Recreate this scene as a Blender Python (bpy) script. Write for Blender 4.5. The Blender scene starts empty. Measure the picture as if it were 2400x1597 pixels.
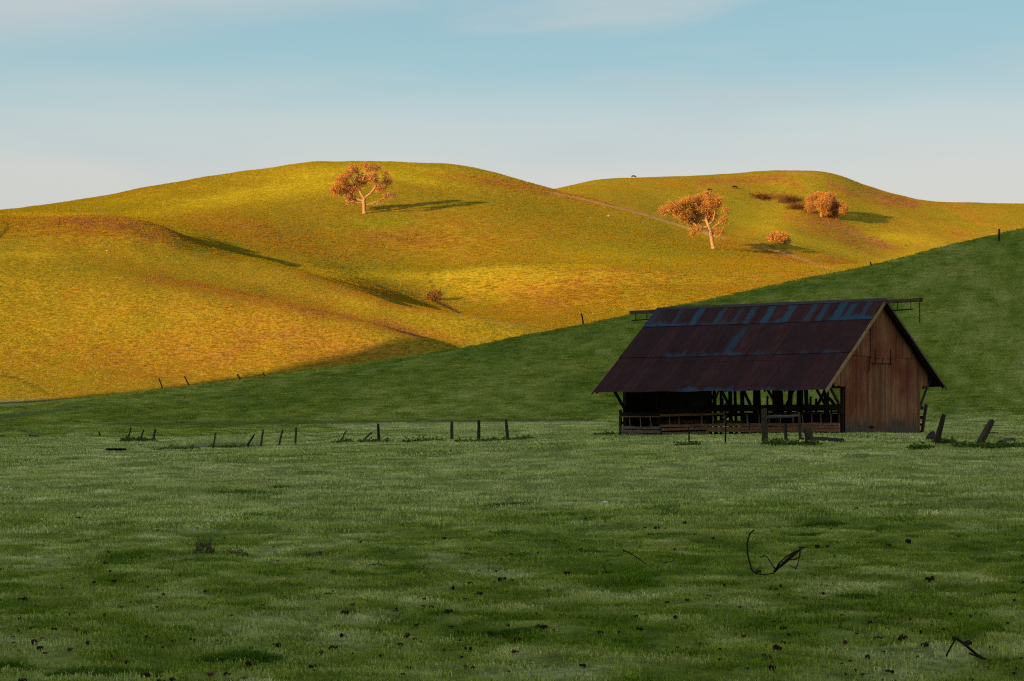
import bpy, bmesh, math, random
import numpy as np
from mathutils import Vector

# ------------------------------------------------------------------ camera, world, sun, exposure
F, YH, ZC = 4667.0, 990.0, 2.0          # focal length in photo pixels, horizon row, eye height
S = bpy.context.scene
COL = S.collection
cam = bpy.data.cameras.new('camera'); cam_o = bpy.data.objects.new('camera', cam); COL.objects.link(cam_o)
cam.sensor_width = 36; cam.lens = 36*F/2400; cam.shift_y = (YH-798.5)/2400
cam.clip_start = .5; cam.clip_end = 6000
cam_o.location = (0, 0, ZC); cam_o.rotation_euler = (math.radians(90), 0, 0)
S.camera = cam_o
S.view_settings.view_transform = 'Standard'; S.view_settings.look = 'None'
S.view_settings.exposure = 1.3; S.view_settings.gamma = 1
S.cycles.use_denoising = False; S.cycles.pixel_filter_type = 'BLACKMAN_HARRIS'; S.cycles.filter_width = 1.2; S.cycles.sample_clamp_indirect = 4
S.cycles.max_bounces = 6; S.cycles.diffuse_bounces = 3

SUN_EL, SUN_PHI = 10.5, 49.0             # light travels towards azimuth PHI right of straight ahead
phi, el = math.radians(SUN_PHI), math.radians(SUN_EL)
LD = Vector((math.sin(phi)*math.cos(el), math.cos(phi)*math.cos(el), -math.sin(el)))
sl = bpy.data.lights.new('sun', 'SUN'); so = bpy.data.objects.new('sun', sl); COL.objects.link(so)
sl.energy = 5.0; sl.angle = math.radians(.53); sl.color = (1.0, .60, .19)
so.rotation_euler = LD.to_track_quat('-Z', 'Y').to_euler(); so.location = (-200, -200, 120)


class NT:
    """small helper to write node trees"""
    def __init__(s, tree): s.t = tree; s.n = tree.nodes; s.l = tree.links
    def new(s, typ, ins=None, **kw):
        n = s.n.new(typ)
        for k, v in kw.items(): setattr(n, k, v)
        for k, v in (ins or {}).items():
            sock = n.inputs[k]
            if hasattr(v, 'is_output') or isinstance(v, bpy.types.NodeSocket): s.l.new(v, sock)
            else: sock.default_value = v
        return n
    def math(s, op, a, b=None, c=None, clamp=False):
        n = s.n.new('ShaderNodeMath'); n.operation = op; n.use_clamp = clamp
        for i, v in enumerate((a, b, c)):
            if v is None: continue
            if isinstance(v, bpy.types.NodeSocket): s.l.new(v, n.inputs[i])
            else: n.inputs[i].default_value = v
        return n.outputs[0]
    def mix(s, f, a, b, mode='MIX'):
        n = s.n.new('ShaderNodeMix'); n.data_type = 'RGBA'; n.blend_type = mode
        for k, v in ((0, f), (6, a), (7, b)):
            if isinstance(v, bpy.types.NodeSocket): s.l.new(v, n.inputs[k])
            elif k == 0: n.inputs[0].default_value = v
            else: n.inputs[k].default_value = (*v[:3], 1)
        return n.outputs[2]
    def ramp(s, f, stops, interp='LINEAR'):
        n = s.n.new('ShaderNodeValToRGB'); r = n.color_ramp; r.interpolation = interp
        while len(r.elements) > 1: r.elements.remove(r.elements[0])
        for i, (p, c) in enumerate(stops):
            e = r.elements[0] if i == 0 else r.elements.new(p)
            e.position = p; e.color = (*c, 1) if len(c) == 3 else c
        s.l.new(f, n.inputs[0]); return n.outputs[0]
    def noise(s, vec, scale, detail=3, rough=.55, dist=0.0):
        return s.new('ShaderNodeTexNoise', {'Vector': vec, 'Scale': scale, 'Detail': detail, 'Roughness': rough, 'Distortion': dist}).outputs[0]
    def mapr(s, v, a, b, c=0., d=1., smooth=False):
        n = s.n.new('ShaderNodeMapRange'); n.clamp = True
        if smooth: n.interpolation_type = 'SMOOTHSTEP'
        s.l.new(v, n.inputs[0])
        for i, x in enumerate((a, b, c, d)): n.inputs[i+1].default_value = x
        return n.outputs[0]
    def vmul(s, v, xyz):
        n = s.n.new('ShaderNodeVectorMath'); n.operation = 'MULTIPLY'; s.l.new(v, n.inputs[0]); n.inputs[1].default_value = xyz
        return n.outputs[0]


def lin(r, g, b):
    return tuple(((c/255)/12.92 if c/255 <= .04045 else ((c/255+.055)/1.055)**2.4) for c in (r, g, b))


W = bpy.data.worlds.new('World'); S.world = W; W.use_nodes = True
t = NT(W.node_tree); t.n.clear()
sky = t.new('ShaderNodeTexSky', sky_type='NISHITA', sun_disc=False)
sky.sun_elevation = el; sky.sun_rotation = math.pi + phi
sky.air_density = 1.0; sky.dust_density = 1.0; sky.ozone_density = 2.0
tc = t.new('ShaderNodeTexCoord')
sep = t.new('ShaderNodeSeparateXYZ', {0: tc.outputs['Generated']})
cl_v = t.vmul(tc.outputs['Generated'], (2.6, 2.6, 22.0))
n1 = t.noise(cl_v, 1.15, 5, .52, .35)                      # long thin streaks of high cloud
n2 = t.noise(t.vmul(tc.outputs['Generated'], (9, 9, 60)), 1.0, 4, .55, .3)
zz = t.math('ADD', sep.outputs[2], t.math('MULTIPLY', t.math('SUBTRACT', n1, .5), .045))
zz = t.math('ADD', zz, t.math('MULTIPLY', sep.outputs[0], -.012))
K = .41                                                     # the ramp is written for exposure 1 (a factor of two)
stops = [(0.0, lin(216, 205, 197)), (.10, lin(213, 207, 200)), (.125, lin(210, 209, 203)), (.148, lin(195, 207, 206)), (.172, lin(160, 196, 204)),
         (.20, lin(149, 190, 200)), (.25, lin(160, 190, 202)), (.32, lin(196, 204, 200)), (.5, tuple(1.45*x for x in lin(214, 210, 186))), (1.0, tuple(1.5*x for x in lin(214, 208, 180)))]
grad = t.ramp(zz, [(p, tuple(x*K for x in c)) for p, c in stops])
tinted = t.mix(1.0, sky.outputs[0], (.08, .08, .08), 'MULTIPLY')
base = t.mix(.86, tinted, grad)
cm = t.math('MULTIPLY', t.mapr(n1, .46, .70, 0, 1, True), t.mapr(n2, .3, .65, .45, 1))
cm = t.math('MULTIPLY', cm, t.mapr(sep.outputs[2], .06, .15, .3, .9))
edge_ = t.math('SUBTRACT', sep.outputs[2], t.math('ADD', .2262, t.math('MULTIPLY', sep.outputs[0], .164)))   # a sheet of thin cloud, upper left
edge_ = t.math('ADD', edge_, t.math('MULTIPLY', t.math('SUBTRACT', n1, .5), .022))
edge_ = t.math('ADD', edge_, t.math('MULTIPLY', t.math('SUBTRACT', n2, .5), .02))
cm = t.math('MAXIMUM', cm, t.mapr(edge_, -.024, .012, 0, .85, True))
skyc = t.mix(cm, base, tuple(x*K for x in lin(194, 202, 205)))
bg = t.new('ShaderNodeBackground', {'Color': skyc, 'Strength': 1.0})
t.l.new(bg.outputs[0], t.new('ShaderNodeOutputWorld').inputs[0])

# ------------------------------------------------------------------ small numeric helpers
rng = np.random.default_rng(7); random.seed(7)


def pchip(x, y, q):
    x = np.asarray(x, float); y = np.asarray(y, float); h = np.diff(x); d = np.diff(y)/h; m = np.zeros_like(x)
    if len(x) > 2:
        w1 = 2*h[1:]+h[:-1]; w2 = h[1:]+2*h[:-1]
        with np.errstate(divide='ignore', invalid='ignore'):
            mm = (w1+w2)/(w1/d[:-1]+w2/d[1:])
        m[1:-1] = np.where(d[:-1]*d[1:] > 0, mm, 0)
    m[0], m[-1] = d[0], d[-1]
    q = np.clip(q, x[0], x[-1]); i = np.clip(np.searchsorted(x, q)-1, 0, len(x)-2)
    s = (q-x[i])/h[i]
    return ((2*s**3-3*s**2+1)*y[i] + (s**3-2*s**2+s)*h[i]*m[i] + (-2*s**3+3*s**2)*y[i+1] + (s**3-s**2)*h[i]*m[i+1])


def cubic(pts, q):
    """smooth curve through px control points, held flat outside them"""
    x = np.array([p[0] for p in pts], float); y = np.array([p[1] for p in pts], float)
    if len(x) == 1: return np.full_like(q, y[0])
    m = np.gradient(y, x); q = np.clip(q, x[0], x[-1]); i = np.clip(np.searchsorted(x, q)-1, 0, len(x)-2); h = np.diff(x)
    s = (q-x[i])/h[i]
    return ((2*s**3-3*s**2+1)*y[i] + (s**3-2*s**2+s)*h[i]*m[i] + (-2*s**3+3*s**2)*y[i+1] + (s**3-s**2)*h[i]*m[i+1])


def hsh(ix, iy, seed):
    h = (ix.astype(np.int64)*374761393 + iy.astype(np.int64)*668265263 + seed*974634541) & 0xffffffff
    h = ((h ^ (h >> 13))*1274126177) & 0xffffffff
    return ((h ^ (h >> 16)) & 0xffffff)/float(0xffffff)


def vnoise(x, y, seed=0):
    ix, iy = np.floor(x), np.floor(y); fx, fy = x-ix, y-iy
    fx = fx*fx*fx*(fx*(fx*6-15)+10); fy = fy*fy*fy*(fy*(fy*6-15)+10)
    a, b, c, d = hsh(ix, iy, seed), hsh(ix+1, iy, seed), hsh(ix, iy+1, seed), hsh(ix+1, iy+1, seed)
    return (a*(1-fx)+b*fx)*(1-fy)+(c*(1-fx)+d*fx)*fy - .5


def fbm(x, y, oct=4, seed=0):
    r = 0; a = 1
    for k in range(oct): r = r+a*vnoise(x*2**k+k*17.3, y*2**k-k*9.1, seed+k); a *= .5
    return r


def smooth(x, a, b):
    s = np.clip((x-a)/(b-a), 0, 1); return s*s*(3-2*s)


# ------------------------------------------------------------------ terrain: profile control (distance, height) for every bearing
PX = np.arange(-900., 3301., 6.)

def cD(*p): return cubic(p, PX)
def row_z(D, *p): return (cD(*D) if isinstance(D, tuple) else np.full_like(PX, float(D)), cD(*p))
def row_y(D, *p):
    d = cD(*D) if isinstance(D, tuple) else np.full_like(PX, float(D))
    return (d, (YH-cD(*p))/F*d)

rows = [
    row_z(3, (0, -2.02)), row_z(15, (0, -2.0)), row_z(40, (0, -1.9), (1200, -1.75), (2400, -1.6)),
    row_z(68, (0, -1.75), (1000, -1.45), (1500, -1.05), (2000, -.95), (2400, -1.0)),
    row_z(84, (0, -1.6), (900, -1.25), (1450, -.78), (2000, -.62), (2400, -.75)),
    row_z(104, (0, -1.5), (600, -1.45), (900, -1.15), (1450, -.76), (2000, -.56), (2400, -.62)),
    row_z(122, (0, -1.3), (600, -1.35), (900, -1.0), (1450, -.70), (2000, -.45), (2400, -.45)),
    row_y(144, (0, 1024), (400, 1022), (870, 1008), (1400, 1000), (2000, 990), (2400, 986)),
    row_y(158, (0, 1000), (400, 1002), (870, 991), (1400, 984), (2000, 965), (2400, 950)),
    row_y(180, (-900, 985), (0, 976), (400, 955), (870, 915), (1400, 862), (2000, 790), (2400, 740), (3300, 680)),
    row_y(204, (-900, 962), (0, 955), (170, 937), (339, 918), (563, 892), (800, 860), (939, 841), (1075, 820), (1279, 778), (1364, 763), (1475, 740),
          (1650, 706), (1900, 652), (2041, 624), (2223, 578), (2342, 550), (2400, 537), (2700, 460), (3300, 380)),
    row_y(222, (-900, 965), (0, 955), (170, 944), (339, 932), (563, 910), (800, 880), (1075, 838), (1400, 776), (1900, 672), (2400, 560), (3300, 410)),
    row_z(262, (-900, 1.9), (0, 2.2), (250, 2.3), (500, 1.6), (1000, 0), (3300, 0)),
    row_y(312, (-900, 950), (0, 943), (240, 934), (500, 930), (800, 930), (1300, 915), (3300, 905)),
    row_y(((-900, 338), (700, 335), (1075, 330), (3300, 330)), (-900, 885), (0, 884), (300, 880), (600, 872), (800, 868), (1000, 880), (1300, 900), (3300, 895)),
    row_y(((-900, 395), (300, 395), (700, 372), (1075, 348), (1500, 360), (3300, 370)),
          (-900, 660), (0, 648), (170, 650), (300, 657), (420, 674), (577, 700), (702, 723), (770, 740), (889, 764), (1021, 806), (1075, 821), (1300, 870), (3300, 880)),
    row_y(((-900, 415), (300, 415), (700, 390), (1075, 364), (1500, 376), (3300, 388)),
          (-900, 605), (0, 598), (170, 606), (300, 625), (420, 654), (577, 690), (702, 723), (770, 742), (889, 771), (1021, 812), (1075, 828), (1300, 870), (3300, 880)),
    row_y(((-900, 470), (300, 468), (600, 445), (800, 420), (1041, 392), (1279, 384), (3300, 400)),
          (-900, 530), (-300, 511), (0, 505), (136, 500), (238, 504), (305, 512), (340, 521), (390, 536), (440, 556), (543, 592), (594, 606), (696, 636), (800, 670), (872, 692),
          (939, 716), (1041, 734), (1143, 750), (1228, 765), (1279, 777), (1400, 805), (1700, 850), (3300, 860)),
    row_y(((-900, 486), (300, 484), (600, 458), (800, 434), (1041, 405), (1279, 396), (3300, 412)),
          (-900, 535), (0, 512), (136, 509), (238, 516), (305, 526), (340, 534), (390, 548), (440, 561), (543, 590), (594, 604), (696, 634), (800, 668), (872, 692),
          (939, 717), (1041, 736), (1143, 755), (1279, 783), (1400, 812), (1700, 850), (3300, 860)),
    row_y(((-900, 502), (300, 498), (600, 484), (800, 456), (1041, 430), (1279, 418), (3300, 430)),
          (-900, 542), (0, 515), (200, 513), (300, 519), (340, 524), (420, 541), (480, 560), (543, 585), (650, 618), (700, 634), (800, 663), (939, 711), (1041, 736), (1143, 757), (1279, 787), (1400, 808), (1700, 820), (3300, 800)),
    row_y(((-900, 514), (300, 511), (600, 505), (800, 482), (1041, 470), (3300, 470)),
          (-900, 545), (0, 522), (300, 524), (420, 541), (480, 554), (543, 572), (650, 603), (730, 624), (800, 648), (850, 665), (939, 697), (1000, 719), (1060, 735), (1150, 740), (1300, 745), (1500, 745), (1700, 725), (1900, 690), (2100, 650), (3300, 600)),
    row_y(((-900, 532), (600, 530), (800, 506), (1041, 498), (3300, 498)),
          (-900, 530), (0, 512), (300, 515), (420, 528), (543, 549), (650, 578), (730, 604), (800, 628), (850, 645), (939, 668), (1000, 682), (1060, 680), (1150, 660), (1300, 652), (1500, 660), (1700, 660), (1900, 650), (2100, 630), (3300, 580)),
    row_y(((-900, 552), (600, 550), (800, 526), (3300, 524)),
          (-900, 518), (0, 505), (300, 506), (420, 516), (543, 533), (650, 559), (730, 585), (800, 610), (850, 627), (1000, 646), (1060, 642), (1150, 629), (1300, 620), (1500, 626), (1700, 636), (1900, 636), (2100, 625), (3300, 570)),
    row_y(((-900, 568), (600, 566), (800, 551), (3300, 544)),
          (-900, 510), (0, 500), (300, 500), (420, 506), (543, 518), (650, 540), (730, 562), (800, 582), (850, 596), (1000, 618), (1150, 606), (1300, 602), (1500, 610), (1700, 622), (1900, 628), (2100, 620), (3300, 565)),
    row_y(600, (-900, 505), (0, 496), (204, 487), (300, 490), (420, 493), (543, 493), (650, 496), (730, 499), (854, 501), (1000, 506), (1150, 510), (1300, 524), (1500, 553), (1670, 580), (1800, 600), (1950, 624), (2100, 636), (3300, 570)),
    row_y(((-900, 650), (1300, 645), (2000, 612), (3300, 612)),
          (-900, 505), (0, 496), (204, 474), (407, 458), (611, 437), (754, 424), (845, 423), (978, 432), (1171, 462), (1293, 486), (1400, 506), (1500, 524), (1607, 550), (1700, 564), (1856, 592), (2035, 633), (3300, 600)),
    row_y(((-900, 710), (1100, 710), (1300, 690), (1500, 666), (1700, 636), (2000, 622), (3300, 622)),
          (-900, 545), (-300, 514), (0, 495), (204, 469), (407, 432), (611, 400), (754, 384), (845, 382), (978, 386), (1080, 394), (1171, 416), (1293, 448), (1400, 470), (1500, 498), (1607, 528), (1690, 545),
          (1797, 562), (1856, 574), (1904, 588), (1975, 605), (2035, 621), (2200, 660), (3300, 700)),
    row_y(((-900, 735), (1100, 735), (1300, 712), (1500, 688), (1700, 654), (2000, 640), (3300, 640)),
          (-900, 560), (0, 505), (407, 445), (845, 400), (978, 404), (1171, 442), (1293, 476), (1500, 524), (1690, 570), (1856, 600), (2035, 645), (2200, 680), (3300, 715)),
    row_y(765, (-900, 600), (407, 530), (1000, 500), (1293, 500), (1500, 540), (1700, 580), (1900, 610), (2035, 640), (2200, 650), (2400, 640), (3300, 620)),
    row_y(805, (-900, 600), (1000, 500), (1293, 474), (1500, 514), (1700, 556), (1850, 560), (1950, 588), (2060, 612), (2223, 602), (2400, 580), (3300, 560)),
    row_y(850, (-900, 600), (1000, 490), (1293, 462), (1500, 474), (1650, 508), (1750, 528), (1850, 520), (1950, 540), (2060, 572), (2223, 566), (2400, 548), (3300, 540)),
    row_y(900, (-900, 600), (1000, 480), (1293, 455), (1425, 440), (1500, 440), (1700, 452), (1800, 472), (1900, 472), (2040, 502), (2200, 520), (2400, 512), (3300, 520)),
    row_y(965, (-900, 640), (800, 520), (1200, 462), (1293, 447), (1400, 425), (1425, 422), (1528, 416), (1680, 410), (1783, 403), (1864, 401), (1935, 406), (1976, 416), (2027, 435), (2098, 456), (2139, 467), (2190, 475), (2292, 478), (2400, 480), (3300, 500)),
    row_y(1010, (-900, 650), (800, 540), (1293, 465), (1528, 432), (1864, 418), (2027, 452), (2190, 490), (2400, 495), (3300, 515)),
    row_z(1300, (0, 10)),
]
IB = 17; IC = len(rows)-8                # crest of the left hill, back of the middle hill
KD = np.array([r[0] for r in rows]); KZ = np.array([r[1] for r in rows])
DR = np.concatenate([np.arange(3, 14, 1.), np.arange(14, 60, .33), np.arange(60, 160, .7), np.arange(160, 232, 1.0), np.arange(232, 300, 4.), np.arange(300, 720, 2.),
                     np.arange(720, 1030, 3.), np.arange(1030, 1300, 20.)])
Z = np.empty((len(DR), len(PX)))
for j in range(len(PX)): Z[:, j] = pchip(KD[:, j], KZ[:, j], DR)
# soften the joints between control curves sideways
k = np.exp(-np.linspace(-2, 2, 9)**2); k /= k.sum()
Zp = np.pad(Z, ((0, 0), (4, 4)), mode='edge')
Z = sum(k[i]*Zp[:, i:i+len(PX)] for i in range(9))
k = np.exp(-(np.arange(-45, 46)/10.)**2/2); k /= k.sum(); Zp = np.pad(Z, ((0, 0), (45, 45)), mode='edge')
Zs = sum(k[i]*Zp[:, i:i+len(PX)] for i in range(91)); wq = smooth(DR, 438, 462)*(1-smooth(DR, 560, 625)); Z += wq[:, None]*(Zs-Z)*smooth(PX, 760, 1010)[None]
kd = np.exp(-(np.arange(-8, 9)/2.0)**2/2); kd /= kd.sum(); Zd = np.pad(Z, ((8, 8), (0, 0)), mode='edge'); Zd = sum(kd[i]*Zd[i:i+len(DR)] for i in range(17))
Z += (smooth(DR, 455, 475)*(1-smooth(DR, 600, 650)))[:, None]*(Zd-Z)*smooth(PX, 760, 960)[None]
DD, PP = np.meshgrid(DR, PX, indexing='ij'); XX = (PP-1200)/F*DD
# hummocks and cattle terraces
near = smooth(DD, 4, 14)*(1-smooth(DD, 190, 215))
Z += near*(.11*fbm(XX/9, DD/9, 3, 1) + .10*fbm(XX/1.6, DD/1.6, 3, 5) + .05*fbm(XX/.55, DD/.7, 2, 6)*(DD < 110))*np.where(DD < 150, 1, 1.4)
far = smooth(DD, 300, 340)
Z += far*(.9*fbm(XX/34, DD/34, 3, 11) + .28*fbm(XX/7, DD/7, 3, 13))
# a low cut bank along the ditch on the left and a track notch at the foot of the hill
ydit = np.interp(PX, [0, 240, 400, 560, 640, 720], [1062, 1062, 1056, 1050, 1049, 1047])
for j in range(len(PX)):
    if 60 < PX[j] < 700:
        D0 = 1.42*F/(ydit[j]-YH)
        a = np.sin(np.pi*(PX[j]-60)/640)**.5
        Z[:, j] += a*(-.22*np.exp(-((DR-D0-1.2)/1.1)**2) + .05*np.exp(-((DR-D0+1.0)/1.0)**2))
Z += -.22*np.exp(-((DD-154-1.5*np.sin(PP/240))/1.6)**2)*smooth(PP, -400, 0)*(.6+.8*fbm(XX/12, DD/40, 2, 21))
YPX = YH-F*Z/DD


def iD(D): return np.interp(D, DR, np.arange(len(DR)))

def gz(px, D):
    """height (relative to the eye) of the ground on bearing px at distance D"""
    r = np.atleast_1d(iD(D)); c = np.atleast_1d((np.asarray(px, float)-PX[0])/6.)
    r = np.clip(r, 0, len(DR)-1.001); c = np.clip(c, 0, len(PX)-1.001); i = r.astype(int); j = c.astype(int); a = r-i; b = c-j
    v = (Z[i, j]*(1-b)+Z[i, j+1]*b)*(1-a)+(Z[i+1, j]*(1-b)+Z[i+1, j+1]*b)*a
    return v

def gw(x, y):
    """world height of the ground at x, y"""
    return float(gz(1200+F*x/y, y)[0])+ZC

def hit(px, py, dmin=3.):
    """first ground point seen along the ray of a photo pixel"""
    Ds = np.concatenate([np.arange(max(dmin, 3), 240, .25), np.arange(240, 1200, 1.)])
    Ds = Ds[Ds >= dmin]
    y = YH-F*gz(np.full_like(Ds, px), Ds)/Ds
    i = int(np.argmax(y <= py)) if (y <= py).any() else int(np.argmin(y))
    D = Ds[i]
    if i > 0 and y[i-1] > py: D = Ds[i-1]+(Ds[i]-Ds[i-1])*(y[i-1]-py)/(y[i-1]-y[i])
    return Vector(((px-1200)/F*D, D, float(gz(px, D)[0])+ZC))

def at(px, py, D): return Vector(((px-1200)/F*D, D, (YH-py)/F*D+ZC))


# ------------------------------------------------------------------ object helpers
def tag(o, label=None, cat=None, group=None, kind=None):
    if label: o['label'] = label
    if cat: o['category'] = cat
    if group: o['group'] = group
    if kind: o['kind'] = kind
    return o

def link(name, me, mat=None, parent=None):
    o = bpy.data.objects.new(name, me); COL.objects.link(o)
    if mat: me.materials.append(mat)
    if parent: o.parent = parent
    return o

def empty(name, loc, rz=0):
    o = bpy.data.objects.new(name, None); COL.objects.link(o); o.location = loc; o.rotation_euler = (0, 0, rz)
    o.empty_display_size = .3; return o

def npmesh(name, V, Fq, smooth_=False):
    """mesh from a vertex array and a quad or triangle index array"""
    me = bpy.data.meshes.new(name); V = np.asarray(V, np.float32); Fq = np.asarray(Fq, np.int32); n, w = Fq.shape
    me.vertices.add(len(V)); me.vertices.foreach_set('co', V.ravel())
    me.loops.add(n*w); me.loops.foreach_set('vertex_index', Fq.ravel())
    me.polygons.add(n); me.polygons.foreach_set('loop_start', np.arange(0, n*w, w, dtype=np.int32))
    me.update(calc_edges=True)
    if smooth_: me.polygons.foreach_set('use_smooth', np.ones(n, bool))
    me.validate(); return me

def fattr(me, name, vals):
    a = me.attributes.new(name, 'FLOAT', 'POINT'); a.data.foreach_set('value', np.asarray(vals, np.float32).ravel())

class MB:
    """collects simple solids into one mesh"""
    def __init__(s): s.v = []; s.f = []
    def add(s, vs, fs):
        o = len(s.v); s.v += [tuple(x) for x in vs]; s.f += [tuple(i+o for i in q) for q in fs]; return s
    def box(s, lo, hi):
        (a, b, c), (d, e, f) = lo, hi
        return s.add([(a,b,c),(d,b,c),(d,e,c),(a,e,c),(a,b,f),(d,b,f),(d,e,f),(a,e,f)],
                     [(0,3,2,1),(4,5,6,7),(0,1,5,4),(1,2,6,5),(2,3,7,6),(3,0,4,7)])
    def bar(s, p, q, w, d=None, side=None, w2=None):
        """rectangular timber from p to q"""
        p, q = Vector(p), Vector(q); d = d or w; ax = (q-p).normalized()
        sd = Vector(side) if side else (Vector((0, 0, 1)) if abs(ax.z) < .8 else Vector((1, 0, 0)))
        a = ax.cross(sd).normalized(); b = a.cross(ax).normalized(); vs = []
        for c, kk in ((p, 1), (q, (w2 or w)/w)):
            for i, j in ((-1, -1), (1, -1), (1, 1), (-1, 1)): vs.append(c+a*i*w*kk/2+b*j*d*kk/2)
        return s.add(vs, [(0,1,2,3),(7,6,5,4),(0,4,5,1),(1,5,6,2),(2,6,7,3),(3,7,4,0)])
    def tube(s, pts, rad, n=6, wob=0):
        pts = [Vector(p) for p in pts]; rad = rad if hasattr(rad, '__len__') else [rad]*len(pts); rings = []
        for i, p in enumerate(pts):
            ax = (pts[min(i+1, len(pts)-1)]-pts[max(i-1, 0)]).normalized()
            a = ax.cross(Vector((.31, .87, .2)) if abs(ax.z) > .7 else Vector((0, 0, 1))).normalized(); b = ax.cross(a)
            rings.append([p+(a*math.cos(2*math.pi*k/n)+b*math.sin(2*math.pi*k/n))*rad[i]*(1+wob*random.uniform(-1, 1)) for k in range(n)])
        vs = [v for r in rings for v in r]
        fs = [(i*n+k, i*n+(k+1) % n, (i+1)*n+(k+1) % n, (i+1)*n+k) for i in range(len(pts)-1) for k in range(n)]
        fs += [tuple(range(n-1, -1, -1)), tuple((len(pts)-1)*n+k for k in range(n))]
        return s.add(vs, fs)
    def mesh(s, name, smooth_=False):
        me = bpy.data.meshes.new(name); me.from_pydata(s.v, [], s.f); me.update()
        if smooth_: me.polygons.foreach_set('use_smooth', [True]*len(me.polygons))
        return me
    def build(s, name, mat, parent=None, smooth_=False): return link(name, s.mesh(name, smooth_), mat, parent)


def new_mat(name, rough=.9, spec=.2):
    m = bpy.data.materials.new(name); m.use_nodes = True; tt = NT(m.node_tree); tt.n.clear()
    b = tt.new('ShaderNodeBsdfPrincipled', {'Roughness': rough, 'Specular IOR Level': spec})
    o = tt.new('ShaderNodeOutputMaterial'); tt.l.new(b.outputs[0], o.inputs[0])
    return m, tt, b

def bump(tt, b, h, strength, dist):
    n = tt.new('ShaderNodeBump', {'Strength': strength, 'Distance': dist, 'Height': h}); tt.l.new(n.outputs[0], b.inputs['Normal']); return n


# ------------------------------------------------------------------ materials of the land
def land_mat(name, fsc, dark, light, bd):
    """ground under the grass: its own colour comes with the mesh, fine grain from noise"""
    m, tt, b = new_mat(name, .95, .05)
    g = tt.new('ShaderNodeNewGeometry').outputs['Position']
    c = tt.new('ShaderNodeAttribute', attribute_name='tint').outputs['Color']
    fine = tt.noise(tt.vmul(g, fsc), 1, 3, .7)
    c = tt.mix(tt.math('MULTIPLY', tt.mapr(fine, .52, .36), dark), c, (.022, .034, .003))
    c = tt.mix(tt.math('MULTIPLY', tt.mapr(fine, .55, .72), light), c, (1.5, 1.5, 1.5), 'MULTIPLY')
    tt.l.new(c, b.inputs['Base Color'])
    bump(tt, b, fine, .7, bd)
    return m

def grass_mat(name, lo, hi, trans=.25):
    """blades: colour of the tuft they grow in, varied from tuft to tuft"""
    m = bpy.data.materials.new(name); m.use_nodes = True; tt = NT(m.node_tree); tt.n.clear()
    c = tt.new('ShaderNodeAttribute', attribute_name='tint', attribute_type='INSTANCER').outputs['Color']
    r = tt.new('ShaderNodeObjectInfo').outputs['Random']
    c = tt.mix(1.0, c, tt.ramp(r, [(0, lo), (1, hi)]), 'MULTIPLY')
    d = tt.new('ShaderNodeBsdfDiffuse', {'Color': c}); tr = tt.new('ShaderNodeBsdfTranslucent', {'Color': c})
    mx = tt.new('ShaderNodeMixShader', {0: trans, 1: d.outputs[0], 2: tr.outputs[0]})
    tt.l.new(mx.outputs[0], tt.new('ShaderNodeOutputMaterial').inputs[0])
    return m

M_PAST = land_mat('pasture_ground', (5.5, 5.5, 5.5), .6, .5, .1)
M_HILL = land_mat('golden_ground', (1.6, 1.0, 1.6), .38, .3, .4)
M_BLADE = grass_mat('grass_blades', (.50, .54, .44), (1.5, 1.42, 1.65))
M_DRYB = grass_mat('dry_blades', (.86, .85, .80), (1.14, 1.13, 1.18))



def seg_mask(path, w, soft=1.0):
    """mask along a polyline given in photo pixels, w = half width in pixels (several widths allowed)"""
    out = np.zeros_like(PP); 
    ws = w if hasattr(w, '__len__') else [w]*len(path)
    for i in range(len(path)-1):
        (x0, y0), (x1, y1) = path[i], path[i+1]; dx, dy = x1-x0, y1-y0; L2 = dx*dx+dy*dy
        s = np.clip(((PP-x0)*dx+(YPX-y0)*dy)/L2, 0, 1); d = np.hypot(PP-x0-s*dx, YPX-y0-s*dy); ww = ws[i]*(1-s)+ws[i+1]*s
        out = np.maximum(out, 1-smooth(d, ww*(1-soft*.6), ww*(1+soft*.6)))
    return out

def blob(cx, cy, rx, ry, rot=0):
    c, s = math.cos(math.radians(rot)), math.sin(math.radians(rot)); x, y = PP-cx, YPX-cy
    return np.exp(-(((x*c+y*s)/rx)**2+((-x*s+y*c)/ry)**2))


# where the dry bracken, green hollows, trails and bare soil lie on the hills (marked on the land itself), plus painted light and shade of the slopes
isB = (DD > 300) & (DD < 480); isC = (DD > 430) & (DD < 730); isD = DD > 730
B_ = np.where(DD < KD[IB]+6, 1., 0.)*(DD > 300); C_ = np.where((DD >= KD[IB]+6) & (DD < KD[IC]), 1., 0.); D_ = np.where(DD >= KD[IC], 1., 0.)
edge = fbm(XX/6, DD/6, 3, 31)
dry = np.zeros_like(PP); grn = np.zeros_like(PP); lush_lit = np.zeros_like(PP); path = np.zeros_like(PP); soil = np.zeros_like(PP); dew = np.zeros_like(PP)
dry += B_*(.5*blob(330, 545, 170, 26, 10) + .45*blob(150, 520, 150, 18) + .42*seg_mask([(330, 650), (480, 672), (600, 705), (720, 728), (860, 752), (980, 790)], [6, 10, 14, 12, 8, 5])
           + .35*blob(740, 800, 200, 50, 12) + .38*seg_mask([(690, 640), (790, 672), (880, 700), (960, 722), (1060, 740)], [5, 10, 14, 8, 5]) + .4*blob(950, 770, 110, 14, 12)
           + .25*blob(150, 690, 160, 30) + .32*blob(250, 830, 420, 60) + .30*blob(250, 600, 200, 40, 14))  # the wide low blob also paints shading towards the hill foot
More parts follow.
